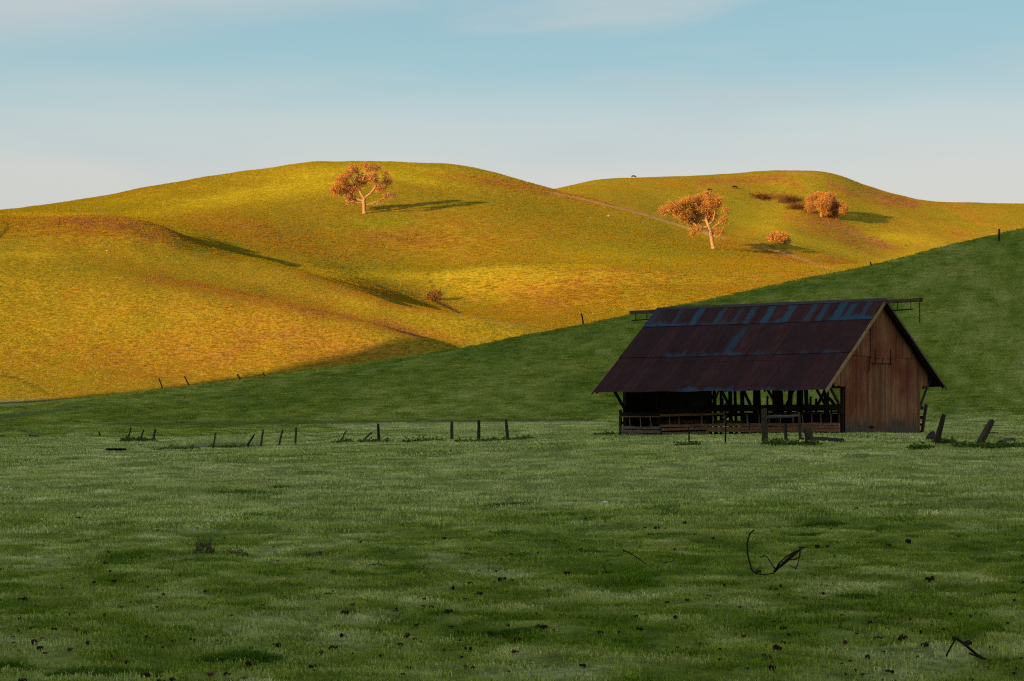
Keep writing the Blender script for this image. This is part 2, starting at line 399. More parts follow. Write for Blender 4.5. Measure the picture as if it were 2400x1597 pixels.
dry += C_*(.45*seg_mask([(1000, 410), (1130, 420), (1290, 450), (1400, 475), (1500, 500)], [7, 10, 9, 9, 9]) + .3*blob(1500, 650, 250, 40, 4) + .35*blob(1750, 625, 200, 25, 12) + .48*blob(1000, 565, 330, 44) + .45*blob(570, 535, 160, 30, 14) + .40*blob(1250, 690, 200, 34, 4) + .3*blob(1650, 700, 160, 30) +  # wide blobs also darken the lower face, shade painted into the grass
           .5*seg_mask([(1690, 570), (1800, 590), (1900, 610), (1990, 612)], [14, 18, 16, 10]) + .3*blob(880, 680, 120, 14, 8))
dry += D_*(.8*seg_mask([(1945, 438), (2030, 455), (2090, 472), (2150, 482)], [8, 17, 16, 8]) + .55*seg_mask([(1640, 425), (1830, 420), (1880, 440)], [6, 10, 6]) + .6*seg_mask([(1775, 458), (1850, 470), (1930, 515), (2010, 545), (2110, 585)], [7, 14, 14, 12, 6]) +
           .5*seg_mask([(1840, 505), (1920, 530), (2020, 560), (2080, 580)], [10, 16, 12, 6]) + .3*blob(1560, 440, 90, 16) + .5*blob(2250, 552, 30, 9, 25) + .4*blob(2270, 505, 80, 12, 20) + .35*seg_mask([(1960, 560), (2060, 600), (2100, 612)], [5, 6, 4]))
grn += C_*(.8*blob(900, 520, 110, 18) + .4*blob(1500, 590, 200, 14, 5) + .4*blob(1020, 670, 22, 22) + .5*blob(1680, 592, 70, 10))
grn += D_*(.4*blob(1640, 500, 140, 26, 12) + .4*blob(2000, 440, 60, 14, 25))
lush_lit += C_*(0.9*blob(470, 476, 190, 17, -9) + .95*blob(690, 440, 150, 22, -9) + .8*blob(820, 405, 260, 24) + .6*blob(1000, 428, 130, 12, 9) + 0.5*seg_mask([(700, 632), (800, 642), (1000, 650), (1120, 639), (1250, 624), (1420, 625)], [4, 9, 8, 8, 6, 4], 1.5)  # yellow-green growth; its brighter tint also paints the sunlit dome and bench
            + .22*seg_mask([(1045, 700), (1110, 668), (1210, 648), (1420, 640)], [10, 14, 14, 10], 1.5) + .35*blob(1430, 597, 170, 22, 4) + .4*blob(300, 470, 160, 12, -10))
lush_lit += D_*(.8*blob(2090, 556, 90, 12, 6) + .75*blob(2180, 600, 150, 16, -8) + .75*blob(1880, 562, 170, 13, 15) + .35*blob(1700, 480, 160, 30, 8))
lush_lit += B_*(.8*blob(120, 503, 150, 5) + .6*blob(70, 598, 120, 8) + .3*blob(450, 625, 220, 24, 9) + .3*blob(880, 725, 100, 14, 14))
path += C_*seg_mask([(1290, 451), (1370, 468), (1500, 500), (1610, 534), (1700, 560)], [1.2, 2.2, 3.2, 2.6, 1.6], .6) + C_*.8*seg_mask([(1789, 580), (1850, 598), (1910, 620), (1950, 632)], [2.0, 2.6, 2.4, 2], .6)
path += D_*(.45*seg_mask([(1838, 407), (1880, 407), (1925, 415)], [1.2, 2.6, 1], .7) + .6*blob(2325, 549, 12, 3, 8) + .35*blob(2210, 575, 60, 2.5, 4)) + B_*.35*seg_mask([(1080, 738), (1150, 752), (1230, 766)], 2.5)
soil += B_*(.85*seg_mask([(14, 522), (20, 534), (8, 548), (0, 556)], [2, 3, 3, 3], .8) + .5*seg_mask([(0, 880), (40, 888), (90, 908), (112, 925)], [2, 3, 3, 2]))
soil += C_*(.7*seg_mask([(1000, 640), (1012, 668), (1022, 690)], [1, 2, 2]) + .95*seg_mask([(1012, 702), (1040, 715), (1082, 737)], [3, 4, 3], .8))
soil += D_*(.75*blob(1850, 468, 30, 9, 14) + .5*blob(1870, 485, 40, 8, 25) + .6*blob(1790, 460, 24, 5))
NE = smooth(edge, -.35, .25)
dry *= (.70+.3*NE)*np.clip(1+1.1*fbm(XX/2.5, DD/3.5, 2, 35), .2, 2); dew += (DD > 226)*(DD < 330)*smooth(PP, 420, 150)*.9*smooth(YPX, 929, 943)

# pasture attributes
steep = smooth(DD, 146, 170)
soilp = np.zeros_like(PP)
near_ok = (DD > 60) & (DD < 215)
soilp += near_ok*(.9*seg_mask([(330, 1052), (400, 1050), (470, 1046), (570, 1044), (640, 1046)], [1.5, 3, 5, 5, 2]) + .7*seg_mask([(0, 980), (60, 972), (140, 962), (240, 950)], [6, 5, 3, 2]) + .8*seg_mask([(860, 990), (1000, 988), (1150, 988), (1400, 985)], [2, 3, 3.5, 3])
          + .6*seg_mask([(240, 996), (420, 994), (640, 992), (860, 990)], [2, 5, 4, 3]) + .6*seg_mask([(0, 1004), (60, 1012), (110, 1022)], [3, 3, 2]) + .5*seg_mask([(2160, 1016), (2260, 1017), (2400, 1019)], [2.5, 3, 2.5]) + .5*seg_mask([(1240, 772), (1300, 778), (1330, 770)], [2, 4, 2]))
dewp = near_ok*(.55*seg_mask([(800, 1002), (1000, 1000), (1420, 996)], [7, 9, 8]) + .3*blob(2280, 985, 120, 20)) + (DD < 140)*smooth(DD, 22, 60)*.46*(.5+.5*smooth(fbm(XX/5, DD/9, 3, 41), -.35, .35))



def mixc(c, col, f): return c+(np.array(col)-c)*np.clip(f, 0, 1)[..., None]

def rampc(v, stops):
    p = [q[0] for q in stops]; return np.stack([np.interp(v, p, [q[1][i] for q in stops]) for i in range(3)], -1)

def hill_tint(x, y, z, a):
    n1 = fbm(x/46, y/46, 3, 61); n2 = fbm(x/9, y/12, 3, 62); n3 = fbm(x/60, z/1.1, 2, 63); n4 = fbm(x/2.2, y/3, 2, 64)
    v = .43+.13*n1+.08*n2+.06*n3+.09*n4+.45*a['dry']
    c = rampc(v, [(.25, (.160, .165, .011)), (.42, (.225, .185, .012)), (.58, (.262, .165, .016)), (.80, (.245, .125, .040)), (1.05, (.32, .155, .075))])
    c = mixc(c, (.34, .295, .014), a['lush_lit']*(.85+.3*n2)); c = mixc(c, (.185, .195, .010), a['green'])
    c = mixc(c, (.36, .20, .10), .75*a['path']); c = mixc(c, (.035, .022, .012), a['soil'])
    return mixc(c, (.17, .20, .10), a['dew'])

def past_tint(x, y, a):
    n1 = fbm(x/11, y/22, 3, 71); n2 = fbm(x/1.7, y/3.2, 3, 72); n3 = fbm(x/.5, y/.6, 2, 73)
    c = rampc(.47+.09*n1+.36*n2+.70*n3, [(.10, (.080, .150, .010)), (.40, (.160, .235, .030)), (.68, (.235, .310, .080)), (1.0, (.36, .43, .19))])
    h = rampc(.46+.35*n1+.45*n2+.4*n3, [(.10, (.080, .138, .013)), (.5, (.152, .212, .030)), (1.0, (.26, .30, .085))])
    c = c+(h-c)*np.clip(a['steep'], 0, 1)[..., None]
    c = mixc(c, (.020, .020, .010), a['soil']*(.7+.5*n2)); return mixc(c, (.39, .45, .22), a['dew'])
def terrain(name, d0, d1, mat, attrs, kind='structure'):
    r0, r1 = int(np.searchsorted(DR, d0)), int(np.searchsorted(DR, d1))
    sl_ = slice(r0, r1+1); n, w = r1+1-r0, len(PX)
    V = np.stack([XX[sl_], DD[sl_], Z[sl_]+ZC], -1).reshape(-1, 3)
    i = (np.arange(n-1)[:, None]*w+np.arange(w-1)[None]).reshape(-1, 1)
    me = npmesh(name, V, np.concatenate([i, i+1, i+w+1, i+w], 1), True)
    A = {k_: np.clip(a[sl_], 0, 1) for k_, a in attrs.items()}
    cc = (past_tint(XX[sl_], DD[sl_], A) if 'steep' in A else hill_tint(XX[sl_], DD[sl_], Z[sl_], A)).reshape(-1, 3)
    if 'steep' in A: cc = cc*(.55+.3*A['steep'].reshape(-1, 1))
    at_ = me.attributes.new('tint', 'FLOAT_COLOR', 'POINT'); at_.data.foreach_set('color', np.concatenate([cc, np.ones((len(cc), 1))], 1).astype(np.float32).ravel())
    o = link(name, me, mat); o['kind'] = kind; return o

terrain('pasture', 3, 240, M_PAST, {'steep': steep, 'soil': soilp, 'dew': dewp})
HA = {'dry': dry, 'green': grn, 'lush_lit': lush_lit, 'path': path, 'soil': soil, 'dew': dew}
terrain('hills', 240, 1299, M_HILL, HA)

# the high ground to the left of and behind the viewer, whose evening shade covers the pasture
def ridge_hill():
    a = np.linspace(-620, -60, 90); p = np.linspace(-900, 400, 150); A, P_ = np.meshgrid(a, p, indexing='ij')
    ux, uy = math.sin(phi), math.cos(phi)
    X = A*ux-P_*uy; Y = A*uy+P_*ux
    h = 185*np.exp(-((A+330)/115)**2)*(1-smooth(P_, 224, 352))
    h += np.minimum(h, 12)*.5*fbm(X/40, Y/40, 3, 51)
    h -= 3*(1-smooth(h, 0, 3))
    i = (np.arange(89)[:, None]*150+np.arange(149)[None]).reshape(-1, 1)
    me = npmesh('hill', np.stack([X, Y, h], -1).reshape(-1, 3), np.concatenate([i, i+1, i+151, i+150], 1), True)
    at_ = me.attributes.new('tint', 'FLOAT_COLOR', 'POINT'); at_.data.foreach_set('color', np.tile(np.array([.09, .12, .03, 1], np.float32), h.size))
    return link('hill', me, M_HILL)
ridge_hill()['kind'] = 'structure'
gb = MB().add([(-1500, -1500, -3), (1500, -1500, -3), (1500, 1600, -3), (-1500, 1600, -3)], [(0, 1, 2, 3)]).build('ground', M_PAST); gb['kind'] = 'structure'
at_ = gb.data.attributes.new('tint', 'FLOAT_COLOR', 'POINT'); at_.data.foreach_set('color', np.tile(np.array([.08, .11, .02, 1], np.float32), 4))

# ------------------------------------------------------------------ grass: instanced tufts, one object per stretch of ground
def tuft_mesh(name, n, rad, h0, h1, w, lean, mat, seed):
    r = random.Random(seed); v = []; f = []
    for _ in range(n):
        a = r.uniform(0, 2*math.pi); q = rad*math.sqrt(r.random()); x, y = q*math.cos(a), q*math.sin(a)
        h = r.uniform(h0, h1); d = r.uniform(0, 2*math.pi); l = h*r.uniform(.1, lean); ww = w*r.uniform(.7, 1.3)
        dx, dy = math.cos(d), math.sin(d); sx, sy = -dy*ww/2, dx*ww/2; o = len(v)
        v += [(x-sx, y-sy, -.02), (x+sx, y+sy, -.02), (x+dx*l*.35+sx*.8, y+dy*l*.35+sy*.8, h*.6), (x+dx*l*.35-sx*.8, y+dy*l*.35-sy*.8, h*.6), (x+dx*l, y+dy*l, h*(1-.25*lean))]
        f += [(o, o+1, o+2, o+3), (o+3, o+2, o+4)]
    me = bpy.data.meshes.new(name); me.from_pydata(v, [], f); me.materials.append(mat); me.update(); return me

def scatter(name, label, pos, scl, tint, variants):
    """a cloud of points that carries tufts: one stuff object"""
    n = len(pos); me = bpy.data.meshes.new(name); me.vertices.add(n); me.vertices.foreach_set('co', np.asarray(pos, np.float32).ravel())
    fattr(me, 'rz', rng.uniform(0, 6.283, n)); fattr(me, 'sc', scl)
    at_ = me.attributes.new('tint', 'FLOAT_COLOR', 'POINT'); at_.data.foreach_set('color', np.concatenate([tint, np.ones((n, 1))], 1).astype(np.float32).ravel())
    at_ = me.attributes.new('pick', 'INT', 'POINT'); at_.data.foreach_set('value', rng.integers(0, len(variants), n).astype(np.int32))
    o = link(name, me); o['kind'] = 'stuff'; o['label'] = label
    col = bpy.data.collections.new(name+'_tufts')
    for i, vm in enumerate(variants): col.objects.link(bpy.data.objects.new('%s_tuft_%d' % (name, i), vm))
    ng = bpy.data.node_groups.new(name, 'GeometryNodeTree'); ng.interface.new_socket('Geometry', in_out='INPUT', socket_type='NodeSocketGeometry'); ng.interface.new_socket('Geometry', in_out='OUTPUT', socket_type='NodeSocketGeometry')
    N, L = ng.nodes, ng.links
    gi, go = N.new('NodeGroupInput'), N.new('NodeGroupOutput'); ip = N.new('GeometryNodeInstanceOnPoints'); ci = N.new('GeometryNodeCollectionInfo')
    ci.inputs['Collection'].default_value = col; ci.inputs['Separate Children'].default_value = True; ci.inputs['Reset Children'].default_value = True
    def na(nm, ty):
        q = N.new('GeometryNodeInputNamedAttribute'); q.data_type = ty; q.inputs[0].default_value = nm; return q.outputs[0]
    cx = N.new('ShaderNodeCombineXYZ'); L.new(na('rz', 'FLOAT'), cx.inputs[2])
    cs = N.new('ShaderNodeCombineXYZ'); sc = na('sc', 'FLOAT')
    for k_ in range(3): L.new(sc, cs.inputs[k_])
    m2p = N.new('GeometryNodeMeshToPoints'); L.new(gi.outputs[0], m2p.inputs['Mesh'])
    L.new(m2p.outputs[0], ip.inputs['Points']); L.new(ci.outputs[0], ip.inputs['Instance']); ip.inputs['Pick Instance'].default_value = True
    L.new(na('pick', 'INT'), ip.inputs['Instance Index']); L.new(cx.outputs[0], ip.inputs['Rotation']); L.new(cs.outputs[0], ip.inputs['Scale'])
    L.new(ip.outputs[0], go.inputs[0])
    md = o.modifiers.new('tufts', 'NODES'); md.node_group = ng
    return o

def bil(A, px, D):
    r = np.clip(iD(D), 0, len(DR)-1.001); c = np.clip((px-PX[0])/6., 0, len(PX)-1.001); i = r.astype(int); j = c.astype(int); a = r-i; b = c-j
    return (A[i, j]*(1-b)+A[i, j+1]*b)*(1-a)+(A[i+1, j]*(1-b)+A[i+1, j+1]*b)*a

# what can be seen from the eye (with a margin), so that grass is not grown on hidden slopes
ymin = np.minimum.accumulate(YPX, axis=0); SEEN = (YPX <= ymin+40).astype(float)

def grow(d0, d1, per_m2, x0=-120, x1=2520):
    n = int(per_m2*(x1-x0)/F*(d1*d1-d0*d0)/2)
    D = np.sqrt(rng.uniform(d0*d0, d1*d1, n)); px = rng.uniform(x0, x1, n)
    k_ = bil(SEEN, px, D) > .2; return px[k_], D[k_]

BARN_C, BARN_TH, BARN_Z = (14.365, 91.07), -.659, ZC-.64
bu = np.array([math.cos(BARN_TH), math.sin(BARN_TH)]); bv = np.array([-bu[1], bu[0]])

fine = [tuft_mesh('fine_tuft', 36, .15, .018, .055, .0075, .9, M_BLADE, i) for i in range(5)]
coarse = [tuft_mesh('coarse_tuft', 40, .34, .030, .085, .014, 1.0, M_BLADE, 20+i) for i in range(5)]
wide = [tuft_mesh('wide_tuft', 44, .60, .05, .13, .035, 1.0, M_BLADE, 40+i) for i in range(5)]
sets = [('near', grow(14, 34, 40, -880, 3280), fine, 1.0), ('mid', grow(34, 75, 10, -500, 2900), coarse, 1.0), ('far', grow(75, 218, 2.6, -300, 2700), wide, 1.0)]
for nm, (px, D), var, s0 in sets:
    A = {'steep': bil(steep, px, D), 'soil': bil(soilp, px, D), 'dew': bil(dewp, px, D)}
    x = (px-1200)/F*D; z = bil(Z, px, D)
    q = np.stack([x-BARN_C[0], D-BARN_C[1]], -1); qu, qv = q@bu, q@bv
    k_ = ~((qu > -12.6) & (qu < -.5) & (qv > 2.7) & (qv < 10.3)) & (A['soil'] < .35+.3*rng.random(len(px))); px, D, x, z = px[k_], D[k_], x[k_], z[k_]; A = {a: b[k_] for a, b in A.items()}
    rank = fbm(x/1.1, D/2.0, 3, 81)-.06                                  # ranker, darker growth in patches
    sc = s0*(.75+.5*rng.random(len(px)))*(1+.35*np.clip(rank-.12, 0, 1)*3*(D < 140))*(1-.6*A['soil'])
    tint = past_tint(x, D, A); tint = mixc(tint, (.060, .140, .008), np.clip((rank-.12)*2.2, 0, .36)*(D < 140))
    tint *= np.array([1.66, 1.52, 1.5])*(.84+.22*smooth(D, 16, 45))[:, None]
    scatter('grass', 'short grazed pasture grass', np.stack([x, D, z+ZC], -1), sc, tint, var)

t_b = [tuft_mesh('dry_tuft', 36, .50, .05, .15, .040, .8, M_DRYB, 60+i) for i in range(4)]
t_c = [tuft_mesh('dry_tuft', 36, .85, .09, .24, .075, .8, M_DRYB, 70+i) for i in range(4)]
for (d0, d1, dens, var) in ((300, 480, 5.0, t_b), (440, 730, 1.7, t_c), (740, 975, 1.0, t_c)):
    px, D = grow(d0, d1, dens, -300, 2600)
    A = {k_: np.clip(bil(a, px, D), 0, 1) for k_, a in HA.items()}
    x = (px-1200)/F*D; z = bil(Z, px, D)
    k_ = (A['path'] < .5) & (A['soil'] < .6); px, D, x, z = px[k_], D[k_], x[k_], z[k_]; A = {a: b[k_] for a, b in A.items()}
    sc = .72*(.7+.6*rng.random(len(px)))*(1+.5*A['dry'])*(1-.35*A['green'])
    scatter('dry_grass', 'golden evening grass on the far hills', np.stack([x, D, z+ZC], -1), sc, hill_tint(x, D, z, A), var)

# ------------------------------------------------------------------ materials of built and grown things
def wood_mat(name, c1, c2, grain=(9, 9, 1.1), dark=(.012, .009, .007), rough=.85, bstr=.5, attr=None):
    m, tt, b = new_mat(name, rough, .15)
    g = tt.new('ShaderNodeTexCoord').outputs['Object']
    n1 = tt.noise(tt.vmul(g, grain), 1.6, 4, .65, .4); n2 = tt.noise(tt.vmul(g, tuple(4*x for x in grain)), 2, 3, .7)
    c = tt.mix(tt.mapr(n1, .33, .67), c1, c2)
    c = tt.mix(tt.math('MULTIPLY', tt.mapr(n2, .46, .33), .8), c, dark)
    if attr: c = tt.mix(1.0, c, tt.new('ShaderNodeAttribute', attribute_name=attr).outputs['Color'], 'MULTIPLY')
    tt.l.new(c, b.inputs['Base Color']); bump(tt, b, n2, bstr, .02)
    return m

M_POST = wood_mat('weathered_post', (.036, .027, .022), (.080, .062, .050))
M_POSTD = wood_mat('dark_post', (.020, .015, .012), (.048, .036, .028))
M_POSTG = wood_mat('lichen_post', (.026, .022, .014), (.075, .064, .040))
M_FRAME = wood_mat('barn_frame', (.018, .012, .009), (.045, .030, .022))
M_RAIL = wood_mat('red_brown_rail', (.27, .125, .078), (.49, .26, .175), (1.1, 9, 9))
M_RAILG = wood_mat('grey_rail', (.18, .135, .115), (.33, .26, .22), (1.1, 9, 9))
M_TRIM = wood_mat('pale_trim', (.20, .125, .050), (.42, .29, .15))
M_BEAM = wood_mat('grey_beam', (.06, .045, .035), (.13, .10, .075), (1.1, 9, 9))

def iron(name, c, sp=.06):
    m, tt, b = new_mat(name, .9, sp); n = tt.noise(tt.new('ShaderNodeTexCoord').outputs['Object'], 14, 3)
    tt.l.new(tt.mix(n, tuple(x*.6 for x in c), tuple(x*1.5 for x in c)), b.inputs['Base Color']); return m
M_IRON = iron('rusty_iron', (.020, .014, .012))

def concrete():
    m, tt, b = new_mat('pale_concrete', .95, .1); g = tt.new('ShaderNodeTexCoord').outputs['Object']
    n = tt.noise(g, 2.5, 5, .65); tt.l.new(tt.mix(tt.mapr(n, .3, .7), (.16, .12, .10), (.34, .27, .23)), b.inputs['Base Color']); bump(tt, b, n, .4, .03); return m
M_CONC = concrete()

def siding():
    """old red-brown vertical boards, bare grey near the ground"""
    m, tt, b = new_mat('barn_siding', .85, .15)
    g = tt.new('ShaderNodeTexCoord').outputs['Object']; sp = tt.new('ShaderNodeSeparateXYZ', {0: g})
    tone = tt.new('ShaderNodeAttribute', attribute_name='tone').outputs['Fac']
    streak = tt.noise(tt.vmul(g, (6, 6, .55)), 2.2, 4, .65, .3); grain = tt.noise(tt.vmul(g, (26, 26, 1.2)), 2, 3, .7); big = tt.noise(g, .42, 3, .6)
    c = tt.mix(tt.mapr(streak, .3, .7), (.205, .085, .036), (.350, .170, .082))
    c = tt.mix(tt.mapr(big, .42, .64), c, (.185, .050, .022))                                  # what is left of the red paint
    c = tt.mix(tt.math('MULTIPLY', tone, .55), c, (.045, .017, .009))
    lo = tt.math('ADD', sp.outputs[2], tt.math('ADD', tt.math('MULTIPLY', tt.math('SUBTRACT', streak, .5), .9), tt.math('MULTIPLY', tone, .5)))
    gray = tt.mix(tt.mapr(streak, .35, .65), (.055, .043, .036), (.115, .092, .075))
    c = tt.mix(tt.mapr(lo, 1.05, .60, 0, 1), c, gray)
    c = tt.mix(tt.math('MULTIPLY', tt.mapr(grain, .47, .34), .75), c, (.020, .010, .007))
    tt.l.new(c, b.inputs['Base Color']); bump(tt, b, grain, .5, .015); return m
M_SIDE = siding()

def roofing():
    m, tt, b = new_mat('rusty_corrugated_iron', .8, .08)
    g = tt.new('ShaderNodeTexCoord').outputs['Object']
    galv = tt.new('ShaderNodeAttribute', attribute_name='galv').outputs['Fac']; tone = tt.new('ShaderNodeAttribute', attribute_name='tone').outputs['Fac']
    n = tt.noise(tt.vmul(g, (3.2, .7, .7)), 1.6, 5, .65); n2 = tt.noise(g, 9, 3, .7)
    c = tt.mix(tt.mapr(n, .3, .7), (.031, .0105, .0145), (.066, .027, .033))
    c = tt.mix(tt.math('MULTIPLY', tone, .8), c, (.018, .009, .013))
    c = tt.mix(tt.math('MULTIPLY', tt.mapr(n2, .45, .3), .6), c, (.020, .010, .012))
    f = tt.math('MULTIPLY', galv, tt.mapr(n2, .28, .5, .55, 1))
    c = tt.mix(f, c, (.010, .110, .200)); tt.l.new(c, b.inputs['Base Color']); return m
M_ROOF = roofing()

# ------------------------------------------------------------------ the barn (local x along the ridge, y across, z up)
barn = empty('barn', (BARN_C[0], BARN_C[1], BARN_Z), BARN_TH)
tag(barn, 'old open-sided wooden barn with rusty corrugated roof on the green pasture', 'barn')
UN, UF, V0, V1 = -.45, -12.75, 2.6, 10.4
RV, RH, EH, BH, BV = 5.88, 6.55, 2.13, 2.42, 12.5
def rh(v): return EH+(RH-EH)*v/RV if v <= RV else RH-(RH-BH)*(v-RV)/(BV-RV)
def upx(px, v):
    """position along the ridge for a photo column, on a line v across the barn"""
    k_ = (px-1200)/F; q = np.array(BARN_C)+bv*v
    return float((k_*q[1]-q[0])/(bu[0]-k_*bu[1]))
def vpx(px, u):
    k_ = (px-1200)/F; q = np.array(BARN_C)+bu*u
    return float((k_*q[1]-q[0])/(bv[0]-k_*bv[1]))

def roof_slope(front):
    v_r, v_e, h_e = (RV, 0., EH) if front else (RV, BV, BH)
    L = 13.13; pitch = .105; nu = int(L/pitch*6); u = np.linspace(-L, 0, nu+1); s = (u+L)/L
    V = []; Fc = []; G = []; T = []; off = 0
    nrm = np.array([-(RH-h_e), abs(v_e-v_r)]); nrm = nrm/np.hypot(*nrm); nrm[0] *= 1 if front else -1
    sheets = np.floor(s*L/.82+.2*0).astype(int)
    for ci, (t0, t1) in enumerate(((0, .232), (.222, .602), (.592, 1.0))):
        tt_ = np.linspace(t0, t1, 18 if ci else 14); S_, T_ = np.meshgrid(s, tt_); U_ = np.meshgrid(u, tt_)[0]
        w = .013*np.sin(2*np.pi*U_/pitch)+.022*(2-ci)+.012*(1-(T_-t0)/(t1-t0))*0-.018*(T_-t0)/(t1-t0)*0
        w = w+.010*fbm(U_*1.1+ci*7, T_*6, 2, 91)                      # dents and lifted edges
        sag = -.035*np.sin(np.pi*S_)*(1-T_)
        vv = v_r+(v_e-v_r)*T_+nrm[0]*w; hh = RH+(h_e-RH)*T_+nrm[1]*w+sag
        edge = (T_ == 1)*(.018*np.sin(U_*2.3)+.014*hsh(np.broadcast_to(sheets, S_.shape), np.zeros_like(S_), 5)); hh = hh-edge
        V.append(np.stack([U_, vv, hh], -1).reshape(-1, 3))
        n, m_ = S_.shape; i = (np.arange(n-1)[:, None]*m_+np.arange(m_-1)[None]).reshape(-1, 1)+off; Fc.append(np.concatenate([i, i+1, i+m_+1, i+m_], 1)); off += n*m_
        nz = fbm(U_*3.1, T_*22, 3, 92); nz2 = fbm(U_*.9, T_*5, 3, 93); g = np.zeros_like(S_)
        if front and ci == 0:
            tl = (T_-t0)/(t1-t0)
            for c_, w_, a_ in ((.015, .016, .5), (.13, .010, .6), (.222, .014, .95), (.325, .011, .75), (.405, .008, .5), (.462, .012, .75), (.540, .014, 1.0), (.628, .014, .95), (.722, .010, .7), (.772, .011, .75), (.842, .015, 1.0), (.885, .013, .8), (.948, .010, .7)):
                g = np.maximum(g, a_*(1-smooth(np.abs(S_-c_+.006*nz-.006*(tl-.5)), w_*.7, w_*1.5))*smooth(tl+.3*nz, .02, .22))
            g = np.maximum(g, (.55+.5*(np.abs(S_-.1) < .09)+.4*(S_ > .5))*smooth(tl+.22*nz, .80, .93)*smooth(nz2, -.5, .1)); g = np.maximum(g, .8*smooth(S_, .72, .95)*(1-smooth(tl, .03, .09)))
            g = np.maximum(g, .10*smooth(nz2, -.1, .4))
        elif front and ci == 1:
            tl = (T_-t0)/(t1-t0)
            g = np.maximum(.62*(1-smooth(np.abs(S_-.487+.01*nz+.012*tl), .010, .026))*smooth(nz2+.3*nz, -.5, .1), .7*smooth(tl+.2*nz, .90, .99)*smooth(nz2+.3*nz+.25*(S_ > .45)-.1, -.15, .2))
            g = np.maximum(g, .06*smooth(nz, .1, .5))
        elif front:
            tl = (T_-t0)/(t1-t0); g = .75*smooth(tl+.16*nz, .93, 1.0)*np.maximum(1-smooth(np.abs(S_-.52), .10, .17), 1-smooth(np.abs(S_-.80), .05, .10)); g = np.maximum(g, .05*smooth(nz, .15, .5))
        G.append(g.ravel()); tn = hsh(np.broadcast_to(sheets, S_.shape)+ci*31, np.zeros_like(S_), 6)*.8+.2*(nz2 > 0)
        fr = np.abs(((s*L/.82) % 1)-.5) > .47
        T.append(np.maximum(tn, np.broadcast_to(fr, S_.shape)*1.2).ravel())
    me = npmesh('roof_slope', np.concatenate(V), np.concatenate(Fc), True); fattr(me, 'galv', .54*np.clip(np.concatenate(G), 0, 1)); fattr(me, 'tone', np.clip(np.concatenate(T), 0, 1))
    return link('roof_slope', me, M_ROOF, barn)
rf = roof_slope(True); rf['label'] = 'front slope of purple-brown rusty sheets with blue streaks'
rb = roof_slope(False)
MB().add([(-13.16, RV-.16, RH-.075), (-13.16, RV, RH+.07), (-13.16, RV+.16, RH-.065), (.03, RV-.16, RH-.075), (.03, RV, RH+.07), (.03, RV+.16, RH-.065)],
         [(0, 1, 4, 3), (1, 2, 5, 4), (0, 2, 1), (3, 4, 5)]).build('ridge_cap', iron('ridge_metal', (.05, .045, .06)), barn)

# rafters and purlins under the iron
for i in range(13):
    u = -12.95+i*1.07
    MB().bar((u, .12, rh(.12)-.12), (u, RV, RH-.13), .05, .12).build('rafter', M_FRAME, barn)
    MB().bar((u, RV, RH-.13), (u, BV-.12, rh(BV-.12)-.12), .05, .12).build('rafter', M_FRAME, barn)
pl = MB()
for v in (.35, 2.0, 3.9, 7.6, 9.6, 11.9): pl.bar((-13.08, v, rh(v)-.045), (-.06, v, rh(v)-.045), .09, .035)
pl.build('purlins', M_FRAME, barn)

# rake boards along both gable edges
for u, mt, w in ((.005, M_TRIM, .17), (-13.15, M_TRIM, .10)):
    MB().bar((u, -.03, EH-.10), (u, RV+.02, RH-.085), .03, w).build('rake_board', mt, barn)
    MB().bar((u, BV+.03, BH-.10), (u, RV+.06, RH-.085), .03, w*.7).build('rake_board', M_BEAM, barn)

# gable walls of vertical boards
def gable(name, u, out, lap, side_flare=True):
    verts = []; faces = []; tones = []
    def board(v_a, v_b, zb, zt0, zt1, proud, tn):
        o = len(verts); x0, x1 = u, u+out*(.022+proud)
        for x in (x0, x1):
            verts.extend([(x, v_a, zb), (x, v_b, zb), (x, v_b, zt1), (x, v_a, zt0)])
        faces.extend([(o, o+1, o+2, o+3), (o+7, o+6, o+5, o+4), (o, o+4, o+5, o+1), (o+1, o+5, o+6, o+2), (o+2, o+6, o+7, o+3), (o+3, o+7, o+4, o)]); tones.extend([tn]*8)
    v = 1.55 if side_flare else V0; end = 11.25 if side_flare else V1
    while v < end-.03:
        w = min(random.uniform(.13, .19), end-v); a, b = v+.004, v+w-.004*random.random()-(.003 if random.random() < .8 else .02); tn = random.random()**2
        inner = a >= V0-.08 and b <= V1+.08
        bot = (-.04+.014*(v-V0)+random.uniform(-.02, .02)) if inner else (2.33+.25*max(0, v-V1)+random.uniform(-.03, .03))
        top0, top1 = rh(a)-.10, rh(b)-.10
        if top0 < bot+.1: v += w; continue
        if lap and inner and 3.2 < v < 9.4 and top0 > 3.9:
            board(a, b, bot, 3.84, 3.84, random.uniform(0, .006), tn)
            board(a, b, 3.80+random.uniform(-.01, .01), top0, top1, .034+random.uniform(0, .006), random.random()**2)
        else: board(a, b, bot, top0, top1, random.uniform(0, .006), tn)
        v += w
    me = bpy.data.meshes.new(name); me.from_pydata(verts, [], faces); me.update(); fattr(me, 'tone', tones)
    return link(name, me, M_SIDE, barn)
g1 = gable('gable_wall', UN, 1, True); g1['label'] = 'near gable wall of red-brown boards, grey at the foot'
g2 = gable('gable_wall', UF, -1, False, False); g2.data.materials.clear(); g2.data.materials.append(M_FRAME)  # darker wood than the near gable, painting in the interior shade

